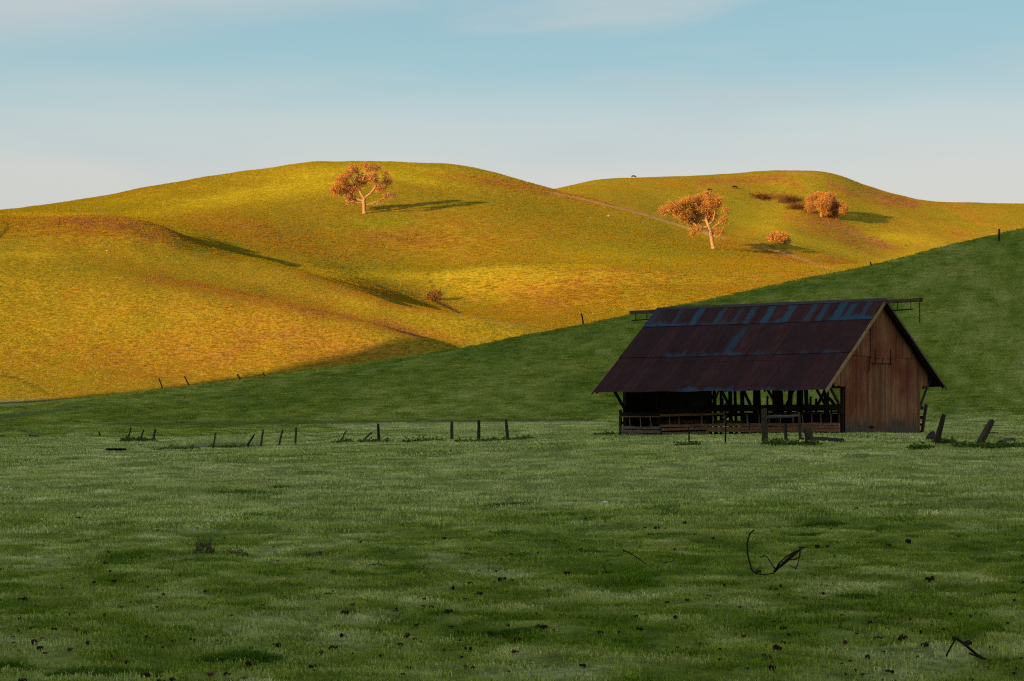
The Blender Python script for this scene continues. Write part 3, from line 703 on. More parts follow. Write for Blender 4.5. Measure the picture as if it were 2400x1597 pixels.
# hay door under the peak
hd = MB(); v = 5.02
dtones = []
while v < 7.55:
    w = random.uniform(.14, .18); a, b = v+.004, v+w-.006; z0 = 3.72+random.uniform(-.012, .012); x0, x1 = UN+.065, UN+.092+random.uniform(0, .006)
    hd.add([(x0, a, z0), (x0, b, z0), (x0, b, rh(b)-.14), (x0, a, rh(a)-.14), (x1, a, z0), (x1, b, z0), (x1, b, rh(b)-.14), (x1, a, rh(a)-.14)],
           [(0, 1, 2, 3), (7, 6, 5, 4), (0, 4, 5, 1), (1, 5, 6, 2), (2, 6, 7, 3), (3, 7, 4, 0)]); dtones += [random.random()**3]*8; v += w
hdo = hd.build('hay_door', M_SIDE, barn); fattr(hdo.data, 'tone', dtones)
sill = MB().box((UN+.03, 5.05, 3.50), (UN+.085, 7.52, 3.70)); so_ = sill.build('door_sill', M_SIDE, hdo); fattr(so_.data, 'tone', [.1]*8)
for v in (5.45, 7.05):
    MB().box((UN+.101, v, 3.42), (UN+.118, v+.05, 4.15)).build('hinge_strap', M_IRON, hdo)
MB().box((UN+.101, 6.22, 3.50), (UN+.115, 6.26, 3.72)).build('door_batten', M_FRAME, hdo)
MB().bar((UN+.04, 5.0, 3.45), (UN+.04, 5.0, 3.15), .02).bar((UN+.04, 5.0, 3.15), (UN+.09, 4.75, 3.05), .025).build('hook', M_IRON, barn)
MB().bar((UN+.035, 4.95, .42), (UN+.035, 5.55, .40), .02, .07).bar((UN+.04, 5.22, .43), (UN+.04, 5.30, .37), .03, .16).build('hinge_plate', M_IRON, barn)

# concrete footing, showing where the ground falls away
fm = MB().add([(UN-.25, 3.6, -.5), (UN+.075, 3.6, -.5), (UN+.075, V1+.02, -.5), (UN-.25, V1+.02, -.5), (UN-.25, 3.6, -.055), (UN+.075, 3.6, -.055), (UN+.075, V1+.02, .045), (UN-.25, V1+.02, .045)],
              [(0, 3, 2, 1), (4, 5, 6, 7), (0, 1, 5, 4), (1, 2, 6, 5), (2, 3, 7, 6), (3, 0, 4, 7)])
fm.build('footing', M_CONC, barn)

# frame: posts, plates, braces
def post(u, v, z1, w, lean=0, leanv=0, mt=M_FRAME, z0=-.35): return MB().bar((u, v, z0), (u+lean, v+leanv, z1), w, w*.9, (1, 0, 0)).build('post', mt, barn)
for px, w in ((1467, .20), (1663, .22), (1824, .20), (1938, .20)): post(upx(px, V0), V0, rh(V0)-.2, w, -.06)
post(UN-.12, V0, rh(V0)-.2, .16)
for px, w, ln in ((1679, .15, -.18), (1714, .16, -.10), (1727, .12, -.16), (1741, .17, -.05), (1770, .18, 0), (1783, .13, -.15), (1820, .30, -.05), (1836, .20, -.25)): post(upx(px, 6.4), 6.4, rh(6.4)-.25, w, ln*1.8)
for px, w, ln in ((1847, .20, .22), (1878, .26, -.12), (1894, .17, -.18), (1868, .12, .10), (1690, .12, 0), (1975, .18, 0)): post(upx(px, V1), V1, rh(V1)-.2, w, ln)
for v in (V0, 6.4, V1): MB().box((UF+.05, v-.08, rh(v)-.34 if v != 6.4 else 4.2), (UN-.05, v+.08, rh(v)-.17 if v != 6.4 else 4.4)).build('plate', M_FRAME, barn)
for v in (V0, V1):
    for z in (3.4, 4.0):
        pass
def brace(p, q, w=.11, mt=M_FRAME): return MB().bar(p, q, w, w*.8).build('brace', mt, barn)
brace((UN-.12, V0-.02, 1.22), (UN-.10, .95, rh(.95)-.16), .12, wood_mat('brown_brace', (.05, .028, .016), (.11, .062, .034)))
brace((UF-.02, V0-.05, 1.10), (UF-.02, .95, rh(.95)-.16), .13)
for px in (1663, 1824, 1938): brace((upx(px, V0), V0-.08, 1.4), (upx(px, V0), 1.0, rh(1.0)-.16))
brace((UN-.05, V1+.02, 1.25), (UN-.02, 11.6, rh(11.6)-.2), .10, M_POST)
brace((UF, V1+.02, 1.25), (UF, 11.6, rh(11.6)-.2))
for (xa, ya), (xb, yb), v in (((1690, 912), (1714, 958), 6.4), ((1742, 912), (1762, 955), 6.4), ((1860, 912), (1843, 950), 7.0), ((1934, 912), (1913, 954), 4.6), ((1942, 930), (1960, 952), 4.6), ((1672, 925), (1659, 945), 5.2), ((1690, 985), (1722, 962), 8.5)):
    def zat(px, py, vv):
        u = upx(px, vv); D = BARN_C[1]+bu[1]*u+bv[1]*vv; return (u, vv, (YH-py)/F*D+.6)
    brace(zat(xa, ya, v), zat(xb, yb, v), .13)

# mangers and rails
def rail(v, xa, za, xb, zb, w, mt, t_=.04, nm='rail', jitter=.012):
    ua, ub = upx(xa, v), upx(xb, v); m = MB(); n = 5; P = [Vector((ua+(ub-ua)*i/n, v+random.uniform(-.006, .006), za+(zb-za)*i/n+random.uniform(-1, 1)*jitter)) for i in range(n+1)]
    vs = []; fs = []
    for i, p in enumerate(P):
        ww = w*random.uniform(.93, 1.05); vs += [(p.x, v-t_/2, p.z-ww/2), (p.x, v+t_/2, p.z-ww/2), (p.x, v+t_/2, p.z+ww/2), (p.x, v-t_/2, p.z+ww/2)]
    for i in range(n):
        o = i*4; fs += [(o, o+4, o+5, o+1), (o+1, o+5, o+6, o+2), (o+2, o+6, o+7, o+3), (o+3, o+7, o+4, o)]
    fs += [(0, 1, 2, 3), (n*4+3, n*4+2, n*4+1, n*4)]
    return m.add(vs, fs).build(nm, mt, barn)
VF = 2.32
for z, w in ((.40, .14), (.22, .155), (.04, .15)): rail(VF, 1456, z-.03, 1548, z-.05, w, M_RAILG)
rail(VF, 1455, 1.05, 1546, 1.02, .20, M_FRAME); rail(VF-.03, 1455, .93, 1546, .92, .055, M_RAIL)
rail(VF+.01, 1547, .44, 1658, .50, .135, M_RAIL); rail(VF+.01, 1659, .50, 1757, .515, .135, M_RAIL); rail(VF+.01, 1758, .515, 1866, .535, .14, M_RAIL); rail(VF+.01, 1867, .53, 1968, .55, .14, M_RAIL)
rail(VF, 1550, .28, 1757, .37, .13, M_RAIL); rail(VF, 1758, .365, 1968, .405, .125, M_RAIL)
rail(VF, 1551, .06, 1656, .12, .14, M_RAILG); rail(VF, 1657, .22, 1757, .24, .13, M_RAIL); rail(VF, 1758, .235, 1968, .27, .13, M_RAIL)
rail(VF, 1545, 1.22, 1976, 1.38, .22, M_FRAME, .05); rail(VF-.02, 1547, .985, 1700, 1.05, .12, M_RAIL); rail(VF-.02, 1700, 1.06, 1972, 1.10, .09, M_FRAME)
rail(VF+.02, 1700, 1.20, 1972, 1.24, .12, M_FRAME)
rail(V0, 1600, -.10, 1972, -.05, .34, M_FRAME, .12, 'sill_beam')
for px, w, za, zb, ln in ((1478, .05, .44, .92, -.10), (1502, .05, .44, .92, -.04), (1527, .07, .44, .92, -.10), (1570, .055, .5, .98, -.03), (1592, .05, .5, .98, -.02), (1645, .085, .55, 1.0, -.02), (1671, .05, .55, 1.0, -.04), (1698, .05, .55, 1.02, -.03), (1752, .10, .55, 1.05, -.03), (1779, .045, .58, 1.05, 0),
                         (1803, .05, .58, 1.05, -.03), (1829, .05, .58, 1.05, 0), (1859, .09, .55, 1.08, -.02), (1882, .05, .58, 1.08, -.05), (1903, .05, .58, 1.08, -.02), (1925, .055, .58, 1.08, -.06), (1948, .05, .58, 1.08, -.02)):
    u = upx(px, VF+.04); MB().bar((u, VF+.045, za-.05), (u+ln, VF+.045, zb+.05), w, .03, (0, 1, 0)).build('picket', M_RAILG, barn)
for px, z1, w in ((1455, 1.28, .12), (1548, 1.36, .13), (1660, .62, .11), (1758, .60, .11), (1967, 1.55, .10)): post(upx(px, VF+.1), VF+.1, z1, w, -.03, 0, M_POST if px in (1455, 1967) else M_FRAME)
for px in (1660, 1759, 1862): MB().bar((upx(px, VF-.06), VF-.06, -.15), (upx(px, VF-.06)-.02, VF-.06, .22), .13, .09, (0, 1, 0)).build('block', M_RAIL, barn)
MB().bar((UF-.35, VF, .62), (UF-.35, V0+.9, .62), .04, .14).bar((UF-.35, VF, 1.0), (UF-.35, V0+.9, 1.0), .04, .14).bar((UF-.35, VF, .2), (UF-.35, V0+.9, .2), .04, .14).build('end_rail', M_RAILG, barn)
# inside: low partitions and feed racks, and the far side rails
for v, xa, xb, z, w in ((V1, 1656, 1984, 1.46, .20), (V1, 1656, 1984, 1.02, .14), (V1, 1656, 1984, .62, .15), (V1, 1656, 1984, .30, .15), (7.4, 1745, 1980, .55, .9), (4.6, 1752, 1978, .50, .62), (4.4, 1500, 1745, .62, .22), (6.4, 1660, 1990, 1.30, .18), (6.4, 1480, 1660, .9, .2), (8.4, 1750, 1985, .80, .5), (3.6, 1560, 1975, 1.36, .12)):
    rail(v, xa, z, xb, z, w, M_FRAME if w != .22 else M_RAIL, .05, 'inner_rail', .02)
for px, v, z0, z1 in ((1693, 5.0, .9, 1.85), (1773, 5.0, .9, 1.75), (1798, 5.0, .9, 1.95), (1899, 4.4, .9, 1.9), (1912, 4.4, .9, 1.8), (1700, 5.0, .9, 1.6), (1830, 5, .9, 1.7), (1948, 4.4, .8, 1.5)):
    u = upx(px, v); MB().bar((u, v, z0), (u+.02, v, z1), .09, .06, (0, 1, 0)).build('stake', M_FRAME, barn)
# rails of the far side, seen past the corner of the gable
MB().bar((-.62, 10.88, -.3), (-.40, 11.06, 1.53), .13, .12, (1, 0, 0)).build('post', M_POST, barn)
for z, w in ((1.36, .16), (.88, .16), (.52, .13), (.16, .12)): MB().bar((-.5, 10.93, z), (-6.5, 10.75, z+.02), .05, w).build('side_rail', M_FRAME, barn)

# hay-track beams sticking out of both gables
nb = MB().bar((-.4, RV, RH-.12), (1.88, RV, RH-.10), .15, .17).build('hay_beam', M_BEAM, barn)
MB().bar((.30, RV, RH-.56), (1.45, RV, RH-.52), .05, .05).build('track', M_IRON, nb)
for u in (.62, 1.32): MB().bar((u, RV, RH-.55), (u, RV, RH-.15), .028).build('hanger', M_IRON, nb)
ch = MB()
for i in range(11):
    z = RH-.20-i*.088; u0, v0 = 1.78, RV
    ring = [(u0+(.026*math.cos(a) if i % 2 else 0), v0+(0 if i % 2 else .026*math.cos(a)), z-.05+.055*math.sin(a)) for a in np.linspace(0, 2*math.pi, 9)]
    ch.tube(ring, .013, 5)
ch.build('chain', M_IRON, nb)
MB().box((1.86, RV-.085, RH-.20), (1.90, RV+.085, RH+.0)).build('beam_end', M_FRAME, nb)
fb = MB().bar((-12.9, RV, RH-.14), (-14.85, RV, RH-.14), .15, .18).build('hay_beam', M_BEAM, barn)
MB().bar((-14.75, RV, RH-.56), (-13.4, RV, RH-.52), .05, .05).build('track', M_IRON, fb)
for u in (-14.5, -13.8): MB().bar((u, RV, RH-.55), (u, RV, RH-.15), .03).build('hanger', M_IRON, fb)
# earth floor of the barn
fl = MB().box((UF+.1, V0+.15, -.6), (UN-.1, V1-.1, -.03)).build('dirt_floor', iron('trodden_earth', (.03, .022, .016)), barn)

# ------------------------------------------------------------------ fence posts, stakes and boards out on the grass
def stick(name, label, cat, b, tp, w, mt, group=None, sink=.15, w2=None, D=None, round_=False, dy=0.):
    """an upright timber standing where its foot shows in the photograph"""
    B = hit(*b) if D is None else at(b[0], b[1], D); T = at(tp[0], tp[1], B.y+dy); ax = T-B; L = ax.length; n = 7 if round_ else 4
    pts = [B-ax.normalized()*sink, B+ax*.3+Vector((random.uniform(-.01, .01), 0, 0)), B+ax*.7+Vector((random.uniform(-.012, .012), 0, 0)), T]
    m = MB(); w2 = w2 or w*.9; m.tube([p-B for p in pts], [w*.55, w*.54, w*.5, w2*.5], n, .10)
    v = np.array([tuple(x) for x in m.v])
    for k_ in range(n): m.v[-n+k_] = tuple(np.array(m.v[-n+k_])+np.array([0, 0, random.uniform(-.05, .03)]))
    o = m.build(name, mt); o.location = B
    return tag(o, label, cat, group)
FG = 'old fence posts left of the barn'
for lab, b, tp, w in (
    ('short dark fence stub leaning left, first of the row from the left', (236, 1023), (231, 1011), .16),
    ('dark fence post leaning right, tallest of the three close posts at the left end', (300, 1031), (307, 1002), .15),
    ('dark fence post leaning right, middle of the three close posts at the left end', (329, 1034), (337, 1007), .15),
    ('dark nearly upright fence post, right of the three close posts at the left end', (359, 1036), (364, 1006), .17),
    ('thin grey fence post standing alone behind the dark ditch bank', (499, 1053), (505, 1015), .13),
    ('dark fence post tilted far right at the end of the ditch bank', (576, 1050), (597, 1017), .15),
    ('grey-brown fence post leaning slightly right beside the far-tilted one', (611, 1048), (617, 1007), .16),
    ('grey-brown fence post leaning right between two upright ones', (653, 1047), (663, 1007), .15),
    ('straight grey-brown fence post with nothing close to its right', (692, 1046), (694, 1002), .16),
    ('thin grey post leaning right before the nearly fallen one', (797, 1037), (812, 1009), .11),
    ('grey fence post almost fallen to the right beside the thick upright post', (846, 1037), (871, 1014), .12),
    ('thick dark upright fence post next to the almost fallen one', (888, 1038), (886, 993), .21)):
    stick('fence_post', lab, 'fence post', b, tp, w*.8, M_POST if 'grey' in lab else M_POSTD, FG)
for lab, b, tp in (('upright brown post, left of the evenly spaced three before the barn', (1059, 1033), (1059, 988)), ('upright brown post, middle of the evenly spaced three before the barn', (1122, 1034), (1122, 985)),
                   ('upright brown post in weeds, right of the evenly spaced three before the barn', (1190, 1034), (1186, 982))):
    stick('fence_post', lab, 'fence post', b, tp, .17, M_POSTD if 'middle' in lab else M_POST, FG)
HG = 'fence posts along the edge of the green hill'
for lab, px, by, tp, w in (
    ('fence post leaning left, lowest on the green hill edge', 383, 914, (372, 886), .15), ('fence post leaning left, second up the green hill edge from the left', 446, 907, (432, 882), .16),
    ('stubby fence post leaning left against the golden hill, third up the edge', 567, 893, (556, 877), .17), ('small thin post leaning left, fourth up the green hill edge', 624, 886, (616, 873), .12),
    ('very small pale post leaning left, fifth up the green hill edge', 735, 872, (730, 865), .10),
    ('lone thin dark post on the hill edge left of the barn roof', 1368, 764, (1363, 734), .17), ('small dark post on the hill edge above the barn roof', 2044, 627, (2040, 614), .15)):
    stick('hill_post', lab, 'fence post', (px, by+2), tp, w, M_POSTD, HG, D=float(np.interp(px, PX, KD[10])), sink=1.2)
stick('hill_post', 'tall dark post high on the hill at the right edge of the picture', 'fence post', (2342, 566), (2342, 537), .19, M_POSTD, HG)

stick('metal_stake', 'short thin black metal stake before the rails of the barn', 'stake', (1616, 1043), (1614, 1002), .055, M_IRON)
stick('metal_stake', 'tall thin rusty metal stake before the middle of the barn', 'stake', (1700, 1041), (1701, 975), .06, M_IRON, w2=.09)
stick('gate_post', 'thick dark wooden post holding the left end of the hitching pole', 'post', (1794, 1041), (1790, 958), .23, M_POSTG, sink=.3)
stick('gate_post', 'short dark post under the middle of the hitching pole', 'post', (1843, 1037), (1841, 993), .12, M_POSTD)
stick('gate_post', 'pale thin post holding the right end of the hitching pole', 'post', (1877, 1036), (1872, 966), .11, M_POSTG)
A_, B_2 = hit(1794, 1041), hit(1877, 1036); pa, pb = at(1787, 980, A_.y-.16), at(1873, 974, B_2.y-.1)
tag(MB().tube([pa, pa.lerp(pb, .35)+Vector((0, 0, .01)), pa.lerp(pb, .7)+Vector((0, 0, -.015)), pb], [.065, .07, .055, .04], 7, .08).build('hitching_pole', M_POSTG, smooth_=True), 'lichen-grey horizontal pole between two posts before the barn', 'pole')
B = hit(1899, 1046); st = MB()
pts = [at(1900, 1050, B.y), at(1899, 1038, B.y), at(1896, 1022, B.y), at(1892, 1008, B.y), at(1893, 999, B.y)]
st.tube([p-B for p in pts], [.22, .18, .16, .155, .12], 9, .16)
o = st.build('stump', M_POSTG, smooth_=True); o.location = B; tag(o, 'rough mossy tree stump before the right end of the barn rails', 'stump')
def lying(name, label, cat, p, q, r, mt, lift=0.05, n=6):
    P, Q = hit(*p), hit(*q); P.z += lift; Q.z += lift; c = (P+Q)/2
    o = MB().tube([P-c, (P*.65+Q*.35)-c+Vector((0, 0, .01)), (P*.3+Q*.7)-c, Q-c], [r, r*1.05, r*.95, r*.8], n, .08).build(name, mt); o.location = c; return tag(o, label, cat)
lying('log', 'dark fallen log lying right of the mossy stump', 'log', (1905, 1036), (1974, 1039), .13, M_POSTD, .08)
lying('log', 'short dark log lying left of the mossy stump', 'log', (1876, 1036), (1893, 1035), .10, M_POSTD, .06)
stick('fence_post', 'leaning dark round post closest to the right wall of the barn', 'fence post', (2194, 1041), (2212, 972), .20, M_POSTD, 'leaning posts right of the barn', round_=True)
stick('fence_post', 'strongly leaning split grey post at the far right, in dark weeds', 'fence post', (2295, 1042), (2326, 985), .25, M_POST, 'leaning posts right of the barn')
B = hit(2180, 1033); o = MB().tube([Vector((0, 0, -.1)), Vector((.02, 0, .12)), Vector((.10, .05, .28)), Vector((.16, .05, .36))], [.24, .2, .13, .06], 8, .3).build('stump', M_POSTD); o.location = B; tag(o, 'low broken dark stump between the barn corner and the leaning post', 'stump')
lying('plank', 'thin grey plank on the grass behind the leaning split post', 'plank', (2303, 999), (2352, 1000), .035, M_POST)
lying('plank', 'short dark board lying behind the leaning split post', 'plank', (2314, 1019), (2338, 1018), .06, M_POSTD)
lying('plank', 'dark board on the grass left of the leaning split post', 'plank', (2286, 1027), (2330, 1025), .04, M_POSTD)
lying('log', 'dark log lying in the weeds at the right edge', 'log', (2345, 1046), (2376, 1037), .12, M_POSTD, .1)
lying('plank', 'flat dark plank on the grass above the black trough', 'plank', (325, 1046), (366, 1043), .05, M_POSTD)
# black trough on the ditch
P = hit(248, 1059); Q = at(290, 1059, P.y); c = (P+Q)/2; L = (Q-P).length; tr = MB()
hw, d = L/2, .7
tr.add([(-hw, 0, -.1), (hw, 0, -.1), (hw, d, -.1), (-hw, d, -.1), (-hw*1.0, 0, .14), (hw*1.0, 0, .14), (hw, d, .14), (-hw, d, .14), (-hw*.97, .03, .17), (hw*.97, .03, .17), (hw*.97, d-.03, .17), (-hw*.97, d-.03, .17),
        (-hw*.9, .1, .17), (hw*.9, .1, .17), (hw*.9, d-.1, .17), (-hw*.9, d-.1, .17), (-hw*.88, .12, .02), (hw*.88, .12, .02), (hw*.88, d-.12, .02), (-hw*.88, d-.12, .02)],
       [(0, 3, 2, 1)]+[f for b_ in (0, 4, 8, 12) for f in ((b_, b_+1, b_+5, b_+4), (b_+1, b_+2, b_+6, b_+5), (b_+2, b_+3, b_+7, b_+6), (b_+3, b_, b_+4, b_+7))]+[(16, 17, 18, 19)])
o = tr.build('feed_trough', iron('black_rubber', (.010, .010, .012))); o.location = c; tag(o, 'low black feed trough lying on the grass at the left', 'trough')

# stones
def stone(label, px, py, r, mt, group=None, flat=.6, name='stone'):
    B = hit(px, py); bm = bmesh.new(); bmesh.ops.create_icosphere(bm, subdivisions=2, radius=1); sd = random.random()*50
    for v in bm.verts:
        k_ = 1+.5*float(fbm(np.array([v.co.x*1.3+sd]), np.array([v.co.y*1.3+v.co.z*2+sd]), 3, 3)[0]); v.co = Vector((v.co.x*r*1.4*k_, v.co.y*r*k_, v.co.z*r*flat*k_))
    me = bpy.data.meshes.new(name); bm.to_mesh(me); bm.free(); o = link(name, me, mt); o.location = B+Vector((0, 0, r*flat*.4)); return tag(o, label, 'stone', group)
M_STONE = iron('grey_stone', (.07, .065, .06)); M_PALE = iron('pale_stone', (.30, .23, .17)); M_WHITE = iron('white_stone', (.55, .55, .52))
stone('grey stone in the grass near the left edge, the largest there', 77, 1026, .28, M_STONE); stone('small pale stone right of the large grey stone near the left edge', 138, 1028, .16, M_PALE); stone('dark stone cut by the left edge of the picture', 3, 1026, .25, M_STONE)
stone('small white stone lying alone in the middle of the pasture', 1418, 1182, .07, M_WHITE)
stone('pale stones on the golden hillside left of the trail', 1426, 508, .5, M_PALE); stone('tiny pale stone left of the stones by the trail', 1384, 511, .22, M_PALE); stone('pale stone beside the foot of the right oak', 1694, 588, .35, M_PALE); stone('tiny pale stone left of the right oak', 1573, 570, .2, M_PALE)
stone('tiny pale stone on the left golden slope', 251, 589, .3, M_PALE)
# ------------------------------------------------------------------ trees by space colonisation
def bark(name, c1, c2):
    return wood_mat(name, c1, c2, (3, 3, .6), (.05, .03, .02), .95, .4)
M_BARK = bark('oak_bark', (.22, .13, .078), (.38, .25, .16))
def leaf_mat(name, stops, trans=.3):
    m = bpy.data.materials.new(name); m.use_nodes = True; tt = NT(m.node_tree); tt.n.clear()
    f = tt.new('ShaderNodeAttribute', attribute_name='tone').outputs['Fac']; c = tt.ramp(f, stops)
    mx = tt.new('ShaderNodeMixShader', {0: trans, 1: tt.new('ShaderNodeBsdfDiffuse', {'Color': c}).outputs[0], 2: tt.new('ShaderNodeBsdfTranslucent', {'Color': c}).outputs[0]})
    tt.l.new(mx.outputs[0], tt.new('ShaderNodeOutputMaterial').inputs[0]); return m
M_RUST = leaf_mat('rusty_leaves', [(0, (.26, .10, .035)), (.5, (.46, .21, .08)), (1, (.64, .36, .15))])
M_OCHRE = leaf_mat('ochre_leaves', [(0, (.24, .10, .025)), (.5, (.44, .21, .06)), (1, (.62, .36, .13))])
M_TUSS = leaf_mat('rank_grass', [(0, (.028, .075, .008)), (.6, (.055, .125, .014)), (1, (.10, .19, .03))])
M_SCRUB = leaf_mat('gully_scrub_leaves', [(0, (.06, .028, .012)), (.6, (.20, .085, .03)), (1, (.42, .20, .07))])
M_WEED = leaf_mat('weed_leaves', [(0, (.050, .095, .016)), (.6, (.085, .150, .028)), (1, (.15, .21, .06))])
M_DEAD = leaf_mat('dead_stalks', [(0, (.05, .038, .026)), (1, (.15, .115, .08))], .1)

def leafcloud(pts, n_per, size, spread, seed):
    """small leaf faces around twig ends"""
    r = np.random.default_rng(seed); P = np.repeat(np.asarray(pts), n_per, 0); n = len(P)
    P = P+r.normal(0, spread, (n, 3)); a = r.normal(size=(n, 3)); a /= np.linalg.norm(a, axis=1)[:, None]; b = np.cross(a, r.normal(size=(n, 3))); b /= np.linalg.norm(b, axis=1)[:, None]
    s = size*r.uniform(.6, 1.4, (n, 1)); V = np.stack([P-a*s, P+b*s*.55, P+a*s, P-b*s*.55], 1).reshape(-1, 3)
    return V, np.arange(n*4).reshape(-1, 4), np.repeat(r.random(n)*.75+np.repeat(r.random(len(pts)), n_per)*.25, 4)

def grow_tree(lobes, stem, step, kill, infl, natt, seed, depth=1.0):
    """lobes: (x, z, rx, rz[, y]) ellipsoids the crown fills; returns nodes, parents"""
    r = np.random.default_rng(seed); A = []; vol = np.array([l[2]*l[3]*l[2] for l in lobes]); vol = vol/vol.sum()
    for l, w in zip(lobes, vol):
        n = max(8, int(natt*w)); q = r.normal(size=(n, 3)); q /= np.linalg.norm(q, axis=1)[:, None]; q *= r.random((n, 1))**(1/3)
        yo = l[4] if len(l) > 4 else r.uniform(-1, 1)*l[2]*1.2*depth
        A.append(np.stack([l[0]+q[:, 0]*l[2], yo+q[:, 1]*l[2]*depth, l[1]+q[:, 2]*l[3]], -1))
    A = np.concatenate(A); N = [np.array(p, float) for p in stem]; par = [-1]+list(range(len(stem)-1)); cnt = [0]*len(stem)
    best = np.full(len(A), 1e9); near = np.zeros(len(A), int)
    def upd(i0):
        nonlocal best, near
        M = np.array(N[i0:]); d = np.linalg.norm(A[:, None]-M[None], axis=2); j = d.argmin(1); dm = d[np.arange(len(A)), j]; k_ = dm < best; best = np.where(k_, dm, best); near = np.where(k_, j+i0, near)
    upd(0)
    for it in range(160):
        act = best < infl
        if it < 12 and not act.any(): act = best < best.min()+infl
        if not act.any(): break
        i0 = len(N)
        for nd in np.unique(near[act]):
            if cnt[nd] > 3: continue
            v = A[act & (near == nd)]-N[nd]; v /= np.linalg.norm(v, axis=1)[:, None]+1e-9; d = v.sum(0)+r.normal(0, .25, 3); L = np.linalg.norm(d)
            if L < 1e-6: continue
            N.append(N[nd]+d/L*step); par.append(nd); cnt[nd] += 1; cnt.append(0)
        if len(N) == i0: break
        upd(i0); keep = best > kill; A, best, near = A[keep], best[keep], near[keep]
        if len(A) == 0 or len(N) > 9000: break
    return np.array(N), np.array(par)

def tree_meshes(N, par, r_tip, r_root, pw=2.4, sides=5):
    n = len(N); ch = [[] for _ in range(n)]
    for i, p in enumerate(par):
        if p >= 0: ch[p].append(i)
    R = np.zeros(n)
    for i in range(n-1, -1, -1): R[i] = (r_tip**pw if not ch[i] else sum(R[c]**pw for c in ch[i]))**(1/pw)
    R = R*min(1, r_root/R[0]) if R[0] > r_root else R; R = np.maximum(R, r_tip*.8); m = MB()
    starts = [(0, None)]
    while starts:
        i, p0 = starts.pop(); pts = []; rad = []
        if p0 is not None: pts.append(N[p0]); rad.append(min(R[i]*1.15, R[p0]))
        while True:
            pts.append(N[i]); rad.append(R[i])
            if not ch[i]: break
            cs = sorted(ch[i], key=lambda c: -R[c])
            for c in cs[1:]: starts.append((c, i))
            i = cs[0]
        if len(pts) > 1: m.tube(pts, rad, sides if rad[0] > .12 else 4, .08)
    tips = [N[i] for i in range(n) if R[i] < r_tip*2.3]
    return m, np.array(tips)

def oak(name, label, base, fac, lobes, zb, stem, seed, leaf, n_leaf, lsize, group, natt=1500, cat='tree', root=.55, D=None, tip=.045, depth=1.0):
    """lobes and stem in zoomed photo pixels about zb, fac metres per pixel"""
    B = hit(*base) if D is None else at(base[0], base[1], D); k_ = B.y/F/fac
    lo = [((l[0]-zb[0])*k_, (zb[1]-l[1])*k_, l[2]*k_, l[3]*k_) for l in lobes]
    stm = [((p[0]-zb[0])*k_, 0, (zb[1]-p[1])*k_) for p in stem]; full = []
    for a, b in zip(stm[:-1], stm[1:]):
        q = max(1, int(round(math.dist(a, b)/.45)))
        full += [tuple(a[i]+(b[i]-a[i])*j/q for i in range(3)) for j in range(q)]
    full.append(stm[-1]); full[0] = (full[0][0], 0, -.6)
    N, par = grow_tree(lo, full, .40, .46, 5.0, natt, seed, depth); m, tips = tree_meshes(N, par, tip, root)
    o = empty(name, B); tag(o, label, cat, group)
    # flare of the roots
    m.tube([(full[0][0], 0, -.6), (full[0][0]*.9, 0, .15), (full[1][0], 0, .7)], [root*1.5, root*1.2, root*.95], 8, .12)
    m.build('trunk', M_BARK, o, True)
    V, Fq, T = leafcloud(tips, n_leaf, lsize, .48, seed); me = npmesh('crown', V, Fq); fattr(me, 'tone', T); link('crown', me, leaf, o)
    return o

OG = 'oak trees on the golden hills'
L1 = [(350, 600, 105, 75), (450, 450, 100, 80), (300, 640, 60, 45), (620, 260, 90, 65), (800, 205, 60, 50), (880, 250, 70, 60), (1000, 235, 70, 45), (1130, 320, 60, 40), (1180, 440, 75, 55), (1060, 560, 100, 75), (1170, 700, 55, 60),
      (1290, 670, 45, 35), (550, 590, 110, 85), (600, 740, 90, 50), (520, 720, 50, 30), (750, 420, 110, 90), (950, 410, 90, 80), (560, 800, 60, 28), (1030, 800, 50, 35), (680, 550, 70, 60), (540, 350, 70, 60)]
oak('oak_tree', 'rusty round-crowned oak alone on the left golden hill, casting a long shadow', (854, 501), 6.933, L1, (800, 985), [(800, 985), (795, 850), (785, 780), (800, 760)], 3, M_RUST, 13, .15, OG, 5200, root=.60)
L2 = [(240, 430, 60, 45), (330, 400, 85, 55), (430, 470, 90, 60), (500, 330, 90, 45), (620, 305, 100, 45), (710, 350, 100, 60), (600, 420, 100, 60), (540, 520, 80, 45), (560, 610, 55, 35), (520, 650, 40, 26), (700, 470, 80, 55), (770, 325, 55, 35),
      (850, 430, 45, 35), (820, 520, 45, 35), (790, 600, 40, 25), (780, 645, 60, 16), (660, 260, 50, 22), (440, 360, 70, 45)]
oak('oak_tree', 'large ochre oak leaning left on the ridge, with its pale trunk on the right', (1672, 584), 4.209, L2, (725, 805), [(725, 805), (705, 690), (690, 610), (672, 565)], 5, M_OCHRE, 14, .15, OG, 5200, root=.62)
L3 = [(1690, 320, 55, 40), (1780, 285, 75, 35), (1860, 310, 80, 45), (1690, 395, 60, 45), (1800, 380, 90, 60), (1900, 390, 85, 60), (1970, 385, 55, 45), (1900, 470, 75, 55), (2000, 430, 55, 50), (1940, 520, 45, 30), (1830, 450, 60, 40)]
oak('oak_tree', 'low many-stemmed oak high on the right golden hill', (1925, 508), 4.209, L3, (1790, 500), [(1790, 500), (1788, 460), (1785, 430)], 9, M_OCHRE, 13, .17, OG, 4200, root=.5)
LB = [(1310, 690, 60, 32), (1390, 700, 70, 36), (1455, 735, 45, 28), (1350, 670, 50, 20), (1330, 760, 70, 40), (1400, 770, 70, 40)]
oak('bush', 'rounded orange bush behind the ridge right of the leaning oak', (1825, 578), 4.209, LB, (1370, 790), [(1370, 900), (1370, 800)], 12, M_OCHRE, 9, .20, None, 1500, 'bush', .25, D=668, tip=.03)
